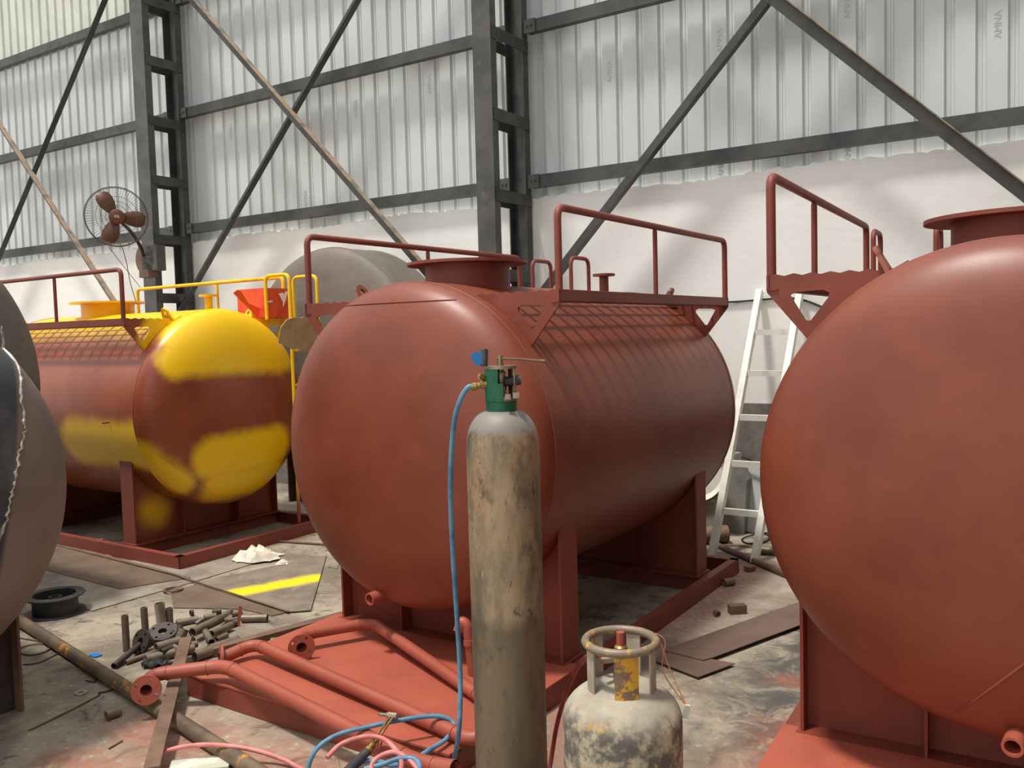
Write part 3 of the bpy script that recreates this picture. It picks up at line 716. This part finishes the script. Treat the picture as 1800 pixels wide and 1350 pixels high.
# ------------------------------------------------------------------ flanged red pipes lying on the front deck
def flange(m, p, n, ro=.062, ri=.024, th=.012):
    M = frame(p, n, (0, 0, 1)); N_ = 36
    outer = [(ro * math.cos(2 * PI * j / N_), ro * math.sin(2 * PI * j / N_)) for j in range(N_)]
    holes = [[(ri * math.cos(2 * PI * j / 20), ri * math.sin(2 * PI * j / 20)) for j in range(20)]]
    for k_ in range(4):
        q = PI / 4 + k_ * PI / 2 + .25; cx, cy = ro * .74 * math.cos(q), ro * .74 * math.sin(q)
        holes.append([(cx + .0075 * math.cos(2 * PI * j / 10), cy + .0075 * math.sin(2 * PI * j / 10)) for j in range(10)])
    m.prism(outer, th, M, holes)
def deck_pipe(label, pts, r, fn=None, flip=False):
    P = [Vector(p) for p in pts]; o = P[0].copy(); o.z = 0
    t = thing('flanged_pipe', label, 'pipe', o, 0, 'red pipes on the deck'); P = [p - o for p in P]
    path = fillet(P, .07, 6)
    # hollow pipe wall
    m = MB(); m.tube(path, r, 16, cap=False); m.tube(path, r * .8, 16, cap=False); m.build('pipe', 'red_pipe', t)
    for k_ in range(1, len(P) - 1):
        for sgn in (-1, 1):
            q = P[k_] + (P[k_ + sgn] - P[k_]).normalized() * .075
            dd = (P[k_ + sgn] - P[k_]).normalized(); M = frame(q, dd)
            m = MB(); m.tube([M @ Vector((r * 1.02 * math.cos(2 * PI * j / 20), r * 1.02 * math.sin(2 * PI * j / 20), 0)) for j in range(20)], .003, 6, closed=True); m.build('weld_ring', 'red_pipe', t)
    if fn is not None:
        m = MB(); flange(m, P[0], Vector(fn)); m.build('flange', 'red_pipe', t)
    return t
FN = Vector((.30, -.95, .10))
f0 = at(257, 1213, .13)
deck_pipe('red pipe with the nearest flange, its flat face towards the camera at the left', [f0, f0 + Vector((-.035, .13, .015)), at(395, 1170, .175), at(735, 1342, .135), at(800, 1352, .16)], .030, FN)
f1 = at(388, 1158, .14)
deck_pipe('middle red pipe on the deck, its flange turned edge-on to the left', [f1, at(447, 1131, .165), at(825, 1300, .135), at(860, 1290, .15)], .028, Vector((-.9, -.38, .12)))
f2 = at(530, 1138, .165)
deck_pipe('farthest flanged red pipe, its flange beside the middle tank foot', [f2, f2 + Vector((-.045, .12, .015)), at(655, 1094, .18), at(855, 1232, .135), at(900, 1262, .135)], .027, Vector((.30, -.95, .05)))
h0 = at(832, 1188, .10)
t = thing('hooked_pipe', 'hooked red pipe standing upright behind the oxygen cylinder', 'pipe', (h0.x, h0.y, 0))
m = MB(); m.tube(fillet([(0, 0, .106), (-.02, .0, .33), (-.045, .01, .345), (-.06, .0, .30)], .04), .023, 14); m.build('pipe', 'red_pipe', t)
m = MB(); m.lathe([(.02, .24), (.028, .24), (.028, .265), (.02, .265)], 16, Matrix.Translation((-.012, 0, 0)), closed=True); m.build('collar', 'red_pipe', t)

# ------------------------------------------------------------------ loose steel on the floor
def seg_pipe(label, a, b, r, mat, wall=.78, name='cut_pipe', group='cut pipes in the scrap pile', n=18):
    a = Vector(a); b = Vector(b); L = (b - a).length
    m = MB(); m.lathe([(r * wall, 0), (r, 0), (r, L), (r * wall, L)], n, frame(a, b - a), closed=True)
    o = m.build(name, mat, None, recenter=True); return tag(o, label, 'pipe', group)
def Z5(x, y): return 150 + x / 4.5, 1000 + y / 4.5
k0 = 4.6 / FPX / 4.5                                     # metres per zoom pixel at the pile
def up(x, y, ytop, wpx, mat, label, lean=0):
    p = at(*Z5(x, y), 0); d = p.y; hgt = (y - ytop) / 4.5 * d / FPX * 1.04
    seg_pipe(label, p, p + Vector((lean, 0, hgt)), wpx / 2 / 4.5 * d / FPX, mat, .75)
up(327, 650, 368, 55, 'pipe_grey', 'thin cut pipe standing upright, leftmost of the scrap pile')
up(480, 560, 306, 55, 'pipe_grey', 'thin cut pipe standing upright, second from the left in the pile', -.003)
up(608, 455, 272, 80, 'pipe_shiny', 'wide shiny tube standing upright in the scrap pile', -.01)
up(670, 440, 310, 54, 'pipe_grey', 'thin cut pipe standing upright right of the shiny tube')
PIPES = [((225, 770), (430, 600), 24, 'pipe_dark', .0, .03, 'dark pipe at the left front of the pile leading to a flange'),
 ((318, 742), (560, 655), 20, 'pipe_grey', 0, 0, 'narrow pipe lying along the front of the scrap pile'),
 ((480, 715), (860, 628), 36, 'pipe_grey', 0, 0, 'long thick pipe lying along the front of the scrap pile'),
 ((560, 625), (745, 570), 38, 'pipe_grey', .01, .01, 'thick stub pipe lying behind the long front pipe'),
 ((780, 475), (745, 560), 40, 'pipe_grey', .05, 0, 'wide pipe stub whose open mouth faces up in the pile'),
 ((848, 503), (1070, 395), 38, 'pipe_grey', .03, .03, 'thick pipe lying across the middle of the pile'),
 ((938, 388), (1035, 372), 28, 'pipe_grey', .01, .01, 'short pipe at the back of the pile with a pale open end'),
 ((1065, 390), (1150, 332), 24, 'pipe_shiny', .03, .03, 'short bright tube at the back right of the pile'),
 ((1000, 580), (950, 498), 27, 'pipe_grey', .03, .03, 'short pipe whose dark mouth points at the camera in the pile'),
 ((1000, 515), (1155, 445), 30, 'pipe_grey', .01, .01, 'short pipe with drilled holes in the pile'),
 ((865, 695), (990, 650), 42, 'pipe_grey', 0, 0, 'widest pipe stub at the front of the pile, mouth towards the camera'),
 ((985, 640), (1212, 562), 40, 'pipe_grey', .0, .0, 'thick pipe at the right front of the pile'),
 ((1225, 572), (1392, 520), 10, 'pipe_shiny', .02, .02, 'thin bright rod sticking out of the pile to the right'),
 ((1130, 635), (1235, 602), 22, 'pipe_grey', 0, 0, 'short thin pipe beside the edge-on red flange'),
 ((630, 750), (730, 722), 12, 'pipe_shiny', 0, 0, 'thin bright rod at the front edge of the pile'),
 ((452, 760), (500, 745), 24, 'pipe_shiny', 0, 0, 'small bright pipe end beside the black rag'),
 ((885, 592), (835, 604), 27, 'pipe_grey', .02, .02, 'small pipe stub right of the flat bar end'),
 ((1240, 392), (1440, 388), 34, 'pipe_grey', 0, 0, 'long pipe lying at the back right of the pile'),
 ((1100, 412), (1205, 388), 11, 'pipe_shiny', .01, .01, 'thin pale rod at the back right of the pile'),
 ((720, 432), (895, 398), 28, 'pipe_grey', 0, 0, 'pipe lying at the back of the pile behind the dark disc'),
 ((830, 350), (852, 345), 27, 'pipe_dark', 0, 0, 'single small pipe ring behind the scrap pile'),
 ((1005, 345), (1075, 335), 32, 'pipe_dark', 0, 0, 'dark stub at the top of the scrap pile'),
 ((880, 440), (935, 400), 30, 'pipe_dark', .0, .02, 'dark short pipe at the middle back of the pile'),
 ((1465, 572), (1555, 562), 26, 'pipe_grey', 0, 0, 'small pipe end lying beside the farthest red flange'),
 ((690, 520), (745, 470), 32, 'pipe_dark', .02, .02, 'dark elbow stub right of the dark disc'),
 ((600, 660), (700, 615), 24, 'pipe_dark', .03, .03, 'dark thin pipe lying over the long thick pipe'),
 ((760, 640), (850, 560), 22, 'pipe_dark', .0, .0, 'dark pipe half hidden under the flat bar end'),
 ((905, 470), (985, 430), 26, 'pipe_dark', .0, .0, 'dark stub under the thick crossing pipe'),
 ((1080, 470), (1190, 430), 24, 'pipe_dark', .0, .0, 'dark pipe right of the drilled pipe'),
 ((1160, 360), (1240, 345), 28, 'pipe_grey', .0, .0, 'stub pipe at the far right back of the pile'),
 ((520, 690), (600, 665), 16, 'pipe_dark', .0, .0, 'thin dark rod between the front pipes of the pile'),
 ((395, 665), (430, 650), 20, 'pipe_grey', .0, .0, 'small grey ring between flange and narrow pipe'),
 ((1040, 560), (1120, 520), 20, 'pipe_grey', .0, .0, 'thin short pipe before the brown channel'),
 ((700, 610), (760, 640), 16, 'pipe_shiny', .04, .04, 'short bright rod lying on top of the pile')]
for (x0, y0), (x1, y1), r, mt, za, zb, lb in PIPES:
    rr = r * k0; a = at(*Z5(x0, y0), rr + za); b = at(*Z5(x1, y1), rr + zb); seg_pipe(lb, a, b, rr, mt)
p = at(*Z5(445, 575), .06)
t = thing('loose_flange', 'dark pipe flange tilted up at the left of the scrap pile', 'flange', (p.x, p.y, 0))
m = MB(); flange(m, p - t.location, Vector((-.5, -.8, .35)), .062, .02, .016); m.build('disc', 'pipe_dark', t)
m = MB(); m.lathe([(.02, 0), (.03, 0), (.03, .05), (.02, .05)], 18, frame(p - t.location, (.5, .8, -.35)), closed=True); m.build('neck', 'pipe_dark', t)
p = at(*Z5(612, 508), .05); t = thing('dark_flange_disc', 'dark flat flange disc lying tilted in the middle of the scrap pile', 'flange', (p.x, p.y, 0))
m = MB(); flange(m, p - t.location, Vector((.10, -.35, .9)), .072, .022, .03); m.build('disc', 'pipe_dark', t)
p = at(*Z5(560, 740), .02); m = MB()
vs = []; 
for j in range(5):
    for i in range(9):
        vs.append(p + Vector(((i - 4) * .014, (j - 2) * .02, .012 * math.sin(i * 1.3 + j) + .018 - .010 * abs(j - 2))))
m.add(vs, [(j * 9 + i, j * 9 + i + 1, j * 9 + i + 10, j * 9 + i + 9) for j in range(4) for i in range(8)])
o = m.build('black_rag', 'black_rubber', None, recenter=True); sm = o.modifiers.new('solid', 'SOLIDIFY'); sm.thickness = .006; tag(o, 'crumpled black rag at the front of the scrap pile', 'rag')
def flat_bar(name, label, a, b, w, h, mat, cat='steel bar', up=(0, 0, 1)):
    m = MB(); bar_box(m, a, b, w, h, up); return tag(m.build(name, mat, None, smooth=0, recenter=True), label, cat)
flat_bar('rust_strip', 'thin reddish strip standing up at the back of the pile', at(*Z5(1208, 455), .0), at(*Z5(1208, 455), .0) + Vector((.02, .0, .115)), .018, .004, 'red_pipe', 'steel strip', (0, 1, 0))
# channel bar running from the pile to the tank, flat bar laid over the pipe, long floor pipe
m = MB(); a = at(372, 1146, .022); b = at(625, 1078, .022); bar_box(m, a, b, .06, .044)
tag(m.build('channel_bar', 'rusty_brown', None, smooth=0, recenter=True), 'long brown steel channel lying from the scrap pile to the middle tank', 'steel bar')
m = MB(); bar_box(m, at(327, 1122, .10), at(266, 1352, .075), .055, .014); tag(m.build('flat_bar', 'rusty_brown', None, smooth=0, recenter=True), 'brown flat bar leaning over the floor pipe beside the red deck', 'steel bar')
a = at(28, 1086, .031); b = at(470, 1368, .031); d = (b - a).normalized()
seg_pipe('long stained pipe lying across the floor at the lower left', a - d * .25, b + d * .3, .031, 'pipe_yellowed', .85, 'floor_pipe', None)

# wire reel
p = at(98, 1077, 0); t = thing('wire_reel', 'empty black welding wire reel on the floor', 'reel', p)
for z, nm in ((.0, 'lower_flange'), (.105, 'upper_flange')):
    m = MB(); m.lathe([(.118 if z else .03, z), (.165, z), (.168, z + .005), (.165, z + .010), (.122, z + .012), (.118 if z else .03, z + .008)], 48, closed=True); m.build(nm, 'black_plastic', t)
m = MB(); m.lathe([(.117, .008), (.125, .008), (.125, .108), (.117, .108)], 40, closed=True); m.build('drum', 'black_plastic', t)
m = MB(); m.lathe([(.026, .0), (.036, .0), (.036, .10), (.026, .10)], 24, closed=True); m.build('hub', 'black_plastic', t)
for j in range(6):
    q = j * PI / 3; m = MB(); bar_box(m, (.034 * math.cos(q), .034 * math.sin(q), .04), (.12 * math.cos(q), .12 * math.sin(q), .04), .006, .06); m.build('spoke', 'black_plastic', t, smooth=0)

# floor sheets
def floor_sheet(label, px, z, th, mat, name='steel_sheet'):
    P = [at(x, y, z) for x, y in px]; c = sum(P, Vector()) / len(P)
    m = MB(); m.prism([(p.x - c.x, p.y - c.y) for p in P], th, Matrix.Translation((0, 0, z - th / 2)))
    o = m.build(name, mat, None, smooth=0); o.location = (c.x, c.y, 0); return tag(o, label, 'steel sheet')
floor_sheet('light grey steel sheet on the floor behind the wire reel', [(50, 985), (240, 985), (455, 958), (480, 980), (335, 1024), (163, 1073), (138, 1066), (40, 1040)], .006, .004, 'plate_grey')
floor_sheet('brown steel sheet on the floor in front of the yellow tank skid', [(90, 955), (160, 968), (335, 1015), (211, 1035), (75, 1000)], .011, .004, 'plate_brown')
A_, B_ = at(372, 1050, .012), at(553, 1016, .012)
P = [(340, 1024), (574, 975), (546, 1072), (507, 1075)]
pc = sum([at(x, y, .012) for x, y in P], Vector()) / 4
k = NT('plate_striped'); n1 = k.noise(5, 6, .65)
c = k.mix(k.ramp(n1, .35, .65), srgb(134, 122, 108), srgb(112, 100, 88)); c = k.mix(k.ramp(k.noise(13, 5, .7), .58, .74), c, srgb(160, 148, 130))
off = Vector((pc.x, pc.y, 0)); mk = k.seg(A_ - off, B_ - off, .085, .05, .10, 7)
c = k.mix(k.math('MULTIPLY', mk, k.ramp(k.noise(40, 4), .85, .55)), c, srgb(238, 206, 12)); MATS['plate_striped'] = k.out(c, .6, 0, n1, .05, .004)
floor_sheet('steel sheet with a stripe of yellow overspray on the floor', P, .012, .005, 'plate_striped')
floor_sheet('grey steel sheet partly under the scrap pile', [(300, 1040), (345, 1027), (505, 1076), (478, 1082), (425, 1070), (305, 1068)], .006, .004, 'plate_brown')
floor_sheet('small steel offcut sheet by the left foot of the middle tank', [(575, 985), (600, 983), (592, 1000), (577, 996)], .005, .004, 'plate_grey')
floor_sheet('wide brown steel sheet on the floor left of the right tank', [(1165, 1142), (1432, 1048), (1445, 1084), (1254, 1155), (1236, 1160)], .022, .004, 'sheet_brown')
floor_sheet('small pointed brown sheet behind the gas cylinder', [(1150, 1160), (1172, 1143), (1292, 1166), (1227, 1190)], .016, .004, 'sheet_brown')
m = MB(); m.tube([at(97, 957, .016), at(300, 1008, .02), at(507, 1075, .016)], .006, 8); tag(m.build('steel_rod', 'rusty_brown', None, recenter=True), 'long thin rod lying diagonally over the floor sheets', 'rod')
m = MB(); m.tube([at(472, 950, .010), at(570, 957, .010)], .009, 8); tag(m.build('steel_rod', 'rusty_brown', None, recenter=True), 'short rod lying between the yellow tank skid and the middle tank', 'rod')

# rags, blocks and crumbs
def rag(label, px, py, w, d, h, seed):
    rnd = random.Random(seed); n = 13; vs = []; c = at(px, py, 0)
    for j in range(n):
        for i in range(n):
            u = i / (n - 1) * 2 - 1; v = j / (n - 1) * 2 - 1; rr = max(abs(u), abs(v))
            z = h * max(0, 1 - (u * u + v * v) * .8) * (.55 + .45 * math.sin(u * 6 + v * 4 + seed) ** 2) + rnd.uniform(0, .25) * h * (1 - rr * .6)
            vs.append((c.x + u * w * (1 + .18 * math.sin(v * 5 + seed)), c.y + v * d * (1 + .18 * math.cos(u * 4)), .014 + z * (0 if rr > .99 else 1)))
    m = MB(); m.add(vs, [(j * n + i, j * n + i + 1, (j + 1) * n + i + 1, (j + 1) * n + i) for j in range(n - 1) for i in range(n - 1)])
    return tag(m.build('rag', 'cloth_white', None, smooth=25, recenter=True), label, 'rag')
rag('crumpled white rag on the floor between yellow tank and middle tank', 452, 984, .15, .12, .085, 3)
rag('scrap of pale cloth right of the white rag', 497, 994, .04, .035, .03, 5)
def block(label, px, py, sx, sy, sz, rz, mat, name='steel_block', z=0):
    p = at(px, py, z); m = MB(); m.box((-sx / 2, -sy / 2, 0), (sx / 2, sy / 2, sz)); o = m.build(name, mat, None, smooth=0)
    bv = o.modifiers.new('bevel', 'BEVEL'); bv.width = .003; bv.segments = 2
    o.location = p; o.rotation_euler = (0, 0, rz); return tag(o, label, 'block')
block('small dark steel block on the floor in front of the yellow tank skid', 168, 962, .12, .07, .06, .2, 'rusty_brown')
block('small tan wood chip beside the steel block', 198, 975, .07, .10, .008, -.3, 'wood', 'wood_chip')
block('rusty square block in front of the right end of the middle tank skid', 1296, 1078, .095, .05, .05, .1, 'rusty_brown')
block('small bent offcut by the ladder foot', 1318, 1004, .06, .05, .035, .5, 'rusty_brown', 'steel_offcut')
block('blue scrap of packaging beside the floor pipe', 168, 1153, .06, .04, .008, -.6, 'blue_tag', 'plastic_scrap')
block('pale board cut off by the bottom edge of the floor', 352, 1350, .22, .10, .02, .18, 'white_scrap', 'board')
def short_pipe(label, px, py, ang, L, r, mat='pipe_grey'):
    p = at(px, py, r); d = Vector((math.cos(ang), math.sin(ang), 0)) * L / 2
    return seg_pipe(label, p - d, p + d, r, mat, .7, 'pipe_nipple', None)
short_pipe('lone pipe nipple on the floor below the nearest red flange', 199, 1254, .9, .06, .021)
short_pipe('pipe nipple lying by the far corner of the middle tank skid', 1281, 1023, .3, .07, .024)
short_pipe('small pipe ring left of the rusty square block', 1260, 1078, 1.9, .03, .017)
short_pipe('dark pipe end lying on the floor right of the ladder foot', 1350, 968, 2.6, .10, .028)
def washer(label, px, py, ro, ri, mat):
    p = at(px, py, 0); m = MB(); m.lathe([(ri, .001), (ro, .001), (ro, .007), (ri, .007)], 36, Matrix.Translation((p.x, p.y, 0)), closed=True)
    return tag(m.build('washer', mat, None, recenter=True), label, 'washer')
o = washer('flat rusty ring on the sheets behind the scrap pile', 304, 1040, .062, .045, 'rusty_brown'); o.location.z = .013
washer('flat pale washer on the floor left of the nearest red flange', 143, 1219, .030, .012, 'plate_grey')
def wire(label, pts, r, mat, name='wire', cat='wire', n=6):
    m = MB(); m.tube(smooth_path(pts, n), r, 7); return tag(m.build(name, mat, None, recenter=True), label, cat)
wire('thin rod lying on the floor at the lower left', [at(50, 1284, .005), at(120, 1250, .006), at(176, 1221, .005)], .004, 'rusty_brown', 'thin_rod', 'rod', 2)
wire('bent rusty rod touching the floor pipe', [at(172, 1218, .005), at(192, 1214, .006), at(203, 1207, .008)], .005, 'pipe_dark', 'bent_rod', 'rod', 2)
wire('small bent strip on the floor left of the long pipe', [at(151, 1196, .004), at(166, 1199, .004), at(172, 1191, .004)], .004, 'pipe_dark', 'bent_strip', 'strip', 1)
wire('short rod on the red stained floor at the lower left', [at(191, 1316, .004), at(215, 1302, .004)], .004, 'rusty_brown', 'thin_rod', 'rod', 2)
wire('loop of thin cable on the floor at the left edge', [at(22, 1119, .006), at(60, 1125, .006), at(86, 1130, .008), at(84, 1143, .006), at(55, 1151, .006), at(33, 1146, .006), at(40, 1137, .006), at(70, 1131, .008), at(88, 1132, .006)], .0045, 'rusty_brown', 'cable_loop', 'cable')
wire('thin cable trailing on the floor below the cable loop', [at(40, 1168, .005), at(70, 1164, .005), at(108, 1145, .005)], .004, 'rusty_brown', 'cable_end', 'cable')

# ------------------------------------------------------------------ ladder against the wall, things along the wall foot
RF = Vector((1.6, 5.81, 0)); LF = RF - WR * .30
RT = wp(.455, 1.86, .05); LT = wp(.150, 1.86, .05)
t = thing('ladder', 'white aluminium ladder leaning on the wall between two red tanks', 'ladder', (RF + LF) / 2); o_ = t.location
ff = frame((0, 0, 0), RT - RF)
for a, b in ((LF, LT), (RF, RT)):
    m = MB(); bar_box(m, a - o_, b - o_, .045, .06, WN); m.build('stile', 'aluminium', t, smooth=0)
for u in (.165, .335, .505, .672, .832):
    a = LF.lerp(LT, u) - o_; b = RF.lerp(RT, u) - o_; m = MB(); bar_box(m, a, b, .035, .042, (0, 0, 1)); m.build('rung', 'aluminium', t, smooth=0)
def wq(px, py, off=.01): return wp(*wpix(px, py, off), off)
wire('black cable running along the white wall behind the ladder', [wq(1150, 532), wq(1275, 531), wq(1335, 527), wq(1375, 524), wq(1405, 526), wq(1445, 540), wq(1500, 575)], .008, 'black_rubber', 'wall_cable', 'cable')
wire('cable hanging in an arc at the wall foot behind the ladder', [wq(1245, 825, .06), wq(1272, 807, .06), wq(1300, 803, .06), wq(1325, 812, .06), wq(1345, 835, .06), wq(1352, 870, .06)], .009, 'black_rubber', 'hanging_cable', 'cable')
p = wp(.12, 0, .02)
s_, z_ = wpix(1288, 870, .03)
t = thing('concrete_post', 'pale concrete block standing against the wall foot behind the ladder', 'concrete block', wp(s_ , 0, .01), math.atan2(WR.y, WR.x))
m = MB(); m.prism([(-.10, 0), (.12, 0), (.15, .42), (.07, .62), (-.10, .62)], .12, Matrix(((1, 0, 0, 0), (0, 0, 1, -.075), (0, 1, 0, 0), (0, 0, 0, 1)))); m.build('block', 'concrete_grey', t, smooth=0)
s_, z_ = wpix(1330, 880, .03)
t = thing('sheet_offcut', 'grey sheet metal panel leaning on the wall foot behind the ladder', 'steel sheet', wp(s_, 0, .06), math.atan2(WR.y, WR.x))
m = MB(); m.box((-.10, -.004, 0), (.42, .004, .52), Matrix.Rotation(D(-6), 4, 'X')); m.build('panel', 'galv', t, smooth=0)
s_, z_ = wpix(1252, 865, .12)
t = thing('white_disc', 'pale round disc leaning on the wall just behind the middle tank', 'disc', wp(s_ - .06, 0, .24), math.atan2(WR.y, WR.x))
m = MB(); m.lathe([(.0, 0), (.20, .0), (.24, .03), (.24, .045), (.20, .015), (0, .012)], 40, Matrix.Translation((0, -.03, .50)) @ Matrix.Rotation(D(84), 4, 'X')); m.build('dish', 'aluminium', t)
m = MB(); m.tube([(.245 * math.cos(2 * PI * j / 40), -.07, .50 + .245 * math.sin(2 * PI * j / 40)) for j in range(40)], .012, 8, closed=True); m.build('rim', 'brass', t)
m = MB(); m.box((-.14, -.06, 0), (.14, .02, .255)); m.build('stand', 'concrete_grey', t, smooth=0)
seg_pipe('rusty can lying on the floor behind the middle tank skid', at(1235, 940, .065), at(1278, 938, .065), .065, 'rusty_brown', .9, 'rusty_can', None)
seg_pipe('long rusty pipe on the floor behind the ladder feet', at(1215, 938, .02), at(1400, 1018, .02), .02, 'rusty_brown', .8, 'floor_pipe', None)
wire('thin cable looping on the floor behind the ladder', [at(1275, 920, .01), at(1310, 935, .01), at(1350, 940, .01), at(1345, 952, .01), at(1315, 955, .01), at(1305, 947, .01), at(1335, 938, .02), at(1375, 935, .01), at(1395, 930, .01)], .006, 'black_rubber', 'floor_cable', 'cable')
wire('crooked rod among the debris behind the ladder', [at(1250, 962, .01), at(1285, 958, .012), at(1330, 962, .01)], .007, 'rusty_brown', 'crooked_rod', 'rod')

# ------------------------------------------------------------------ wall fan on the left column, its gearbox and wires
fo = atY(205, 381, 9.10)
t = thing('wall_fan', 'brown three-blade wall fan in a round wire guard', 'fan', fo)
FNR = (Vector((0, 0, CAMH)) - fo).normalized(); FNR = (FNR + Vector((.10, 0, .05))).normalized(); MF = frame((0, 0, 0), FNR, (0, 0, 1)); MF.translation = (0, 0, 0)
m = MB()
RG = .305
for rr, zz in ((RG, -.02), (RG * .66, .05), (RG * .5, .06), (RG * .36, .065), (RG * .97, -.03)):
    m.tube([MF @ Vector((rr * math.cos(2 * PI * j / 48), rr * math.sin(2 * PI * j / 48), zz)) for j in range(48)], .0022 if rr < RG * .9 else .004, 5, closed=True)
for j in range(64):
    q = 2 * PI * j / 64; c_, s_ = math.cos(q), math.sin(q)
    m.tube([MF @ Vector((r * RG * c_, r * RG * s_, z)) for r, z in ((1, -.02), (.86, .03), (.6, .055), (.28, .066))], .0012, 4)
    m.tube([MF @ Vector((r * RG * c_, r * RG * s_, z)) for r, z in ((1, -.02), (.86, -.07), (.5, -.10), (.25, -.105))], .0012, 4)
m.build('wire_guard', 'fan_wire', t)
m = MB(); m.lathe([(0, .06), (.05, .058), (.075, .04), (.08, .0), (.07, -.03), (0, -.03)], 28, MF); m.build('hub', 'fan_brown', t)
fc = bpy.data.curves.new('badge', 'FONT'); fc.body = 'RIL'; fc.size = .04; fc.align_x = 'CENTER'; fc.align_y = 'CENTER'; fc.extrude = .001
bo = bpy.data.objects.new('hub_badge_src', fc); COL.objects.link(bo); bpy.context.view_layer.update(); bme = bpy.data.meshes.new_from_object(bo); bpy.data.objects.remove(bo)
bme.materials.clear(); bme.materials.append(MATS['white_print']); bo = bpy.data.objects.new('hub_badge', bme); COL.objects.link(bo); bo.parent = t
MB_ = MF.copy() @ Matrix.Rotation(-PI / 2 if False else PI / 2, 4, 'Z'); MB_.translation = MF @ Vector((0, 0, .0615)); bo.matrix_local = MF @ Matrix.Translation((0, 0, .0615)) @ Matrix.Rotation(-PI / 2, 4, 'Z')
for q in (D(32), D(32 + 128), D(32 + 232)):
    m = MB(); vs = []
    for i in range(7):
        u = i / 6; r = .06 + .215 * u; wdt = (.05 + .045 * math.sin(u * 2.6)) * (1 if i < 6 else .7)
        for sgn in (-1, 1): vs.append(Vector((r, sgn * wdt * .85, sgn * .018 + .0)))
    n_ = len(vs)
    m.add([MF @ (Matrix.Rotation(q, 4, 'Z') @ v) for v in vs], [(2 * i, 2 * i + 1, 2 * i + 3, 2 * i + 2) for i in range(6)])
    b = m.build('blade', 'fan_brown', t); sm = b.modifiers.new('solid', 'SOLIDIFY'); sm.thickness = .006
m = MB(); m.lathe([(0, -.03), (.06, -.03), (.065, -.16), (.05, -.19), (0, -.19)], 24, MF); m.build('motor', 'fan_brown', t)
colp = wp(-6.65, 2.42, .66)
m = MB(); m.tube(smooth_path([MF @ Vector((0, 0, -.15)), atY(228, 405, 9.2) - fo, atY(246, 432, 9.35) - fo, atY(252, 450, 9.45) - fo], 5), .018, 10); m.build('arm', 'pipe_dark', t)
bx = atY(262, 455, 9.45)
t = thing('fan_bracket_box', 'rusty bulged metal box bolted on the column under the fan', 'bracket', (bx.x, bx.y, bx.z - .16), math.atan2(WR.y, WR.x))
m = MB(); m.lathe([(0, -.10), (.10, -.10), (.15, -.05), (.16, .02), (.0, .02)], 20, Matrix.Translation((-.05, .0, .16)) @ Matrix.Rotation(D(90), 4, 'X') @ Matrix.Scale(1.05, 4, (0, 1, 0))); m.build('cover', 'rusty_brown', t)
m = MB(); m.box((-.10, -.02, .03), (.16, .09, .30)); m.build('housing', 'column_face', t, smooth=0)
m = MB(); m.box((-.10, -.06, -.04), (.06, .05, .04)); m.build('lower_clamp', 'rusty_brown', t, smooth=0)
wire('thin wire hanging from the fan down behind the yellow tank', [atY(214, 432, 9.2), atY(222, 460, 9.3), atY(230, 500, 9.35), atY(247, 556, 9.4)], .004, 'fan_wire', 'fan_wire')
wire('thin slanting wire from the fan to the column', [atY(190, 433, 9.2), atY(215, 465, 9.35), atY(252, 512, 9.5)], .003, 'fan_wire', 'stay_wire')

# ------------------------------------------------------------------ carton and cardboard on the yellow tank's ladder end
YC = Vector((-2.291, 6.871, 0)); ya_ = math.radians(-56.45); YX = Vector((math.cos(ya_), -math.sin(ya_), 0)); YY = Vector((math.sin(ya_), math.cos(ya_), 0))
def yl(x, y, z): return YC + YX * x + YY * y + Vector((0, 0, z))
t = thing('red_carton', 'bright red carton with a white mark on the yellow tank walkway', 'box', yl(.60, .15, 1.776), -ya_)
m = MB(); m.box((-.14, -.17, 0), (.14, .17, .245)); m.build('carton_body', 'box_red', t, smooth=0)
fm = Matrix(((1, 0, 0, 0), (0, 0, 1, -.1715), (0, 1, 0, 0), (0, 0, 0, 1)))
m = MB(); m.prism([(.01, .20), (.05, .21), (.075, .20), (.09, .225), (.11, .215), (.09, .16), (.06, .10), (.05, .09), (.055, .13), (.035, .16)], .002, fm); m.build('printed_mark', 'white_print', t, smooth=0)
m = MB(); m.prism([(-.12, .12), (-.06, .13), (-.06, .145), (-.12, .135)], .002, fm); m.build('printed_line', 'white_print', t, smooth=0)
m = MB(); m.prism([(-.16, .0), (-.40, .20), (-.36, .225), (-.32, .215), (-.25, .12), (-.14, .08)], .004, Matrix(((1, 0, 0, 0), (0, 0, 1, -.10), (0, 1, 0, 0), (0, 0, 0, 1)))); m.build('open_flap', 'orange_flap', t, smooth=0)
m = MB(); edge = [(-.26, .20), (-.20, .26), (-.12, .28), (-.02, .275), (.02, .285), (.12, .28), (.20, .26), (.25, .17), (.255, .06), (.22, .0), (.15, .012), (.11, .0), (.04, .004), (.0, .022), (-.06, .02), (-.12, .035), (-.18, .06), (-.27, .08)]
vm = Matrix(((1, 0, 0, 0), (0, 0, 1, 0), (0, 1, 0, 0), (0, 0, 0, 1)))
m.prism(edge, .005, vm)
o = m.build('cardboard_sheet', 'cardboard', None, smooth=0); o.location = yl(.44, -.40, 1.49); o.rotation_euler = (D(12), 0, -ya_ + D(12)); tag(o, 'torn cardboard sheet hung on the ladder top of the yellow tank', 'cardboard')
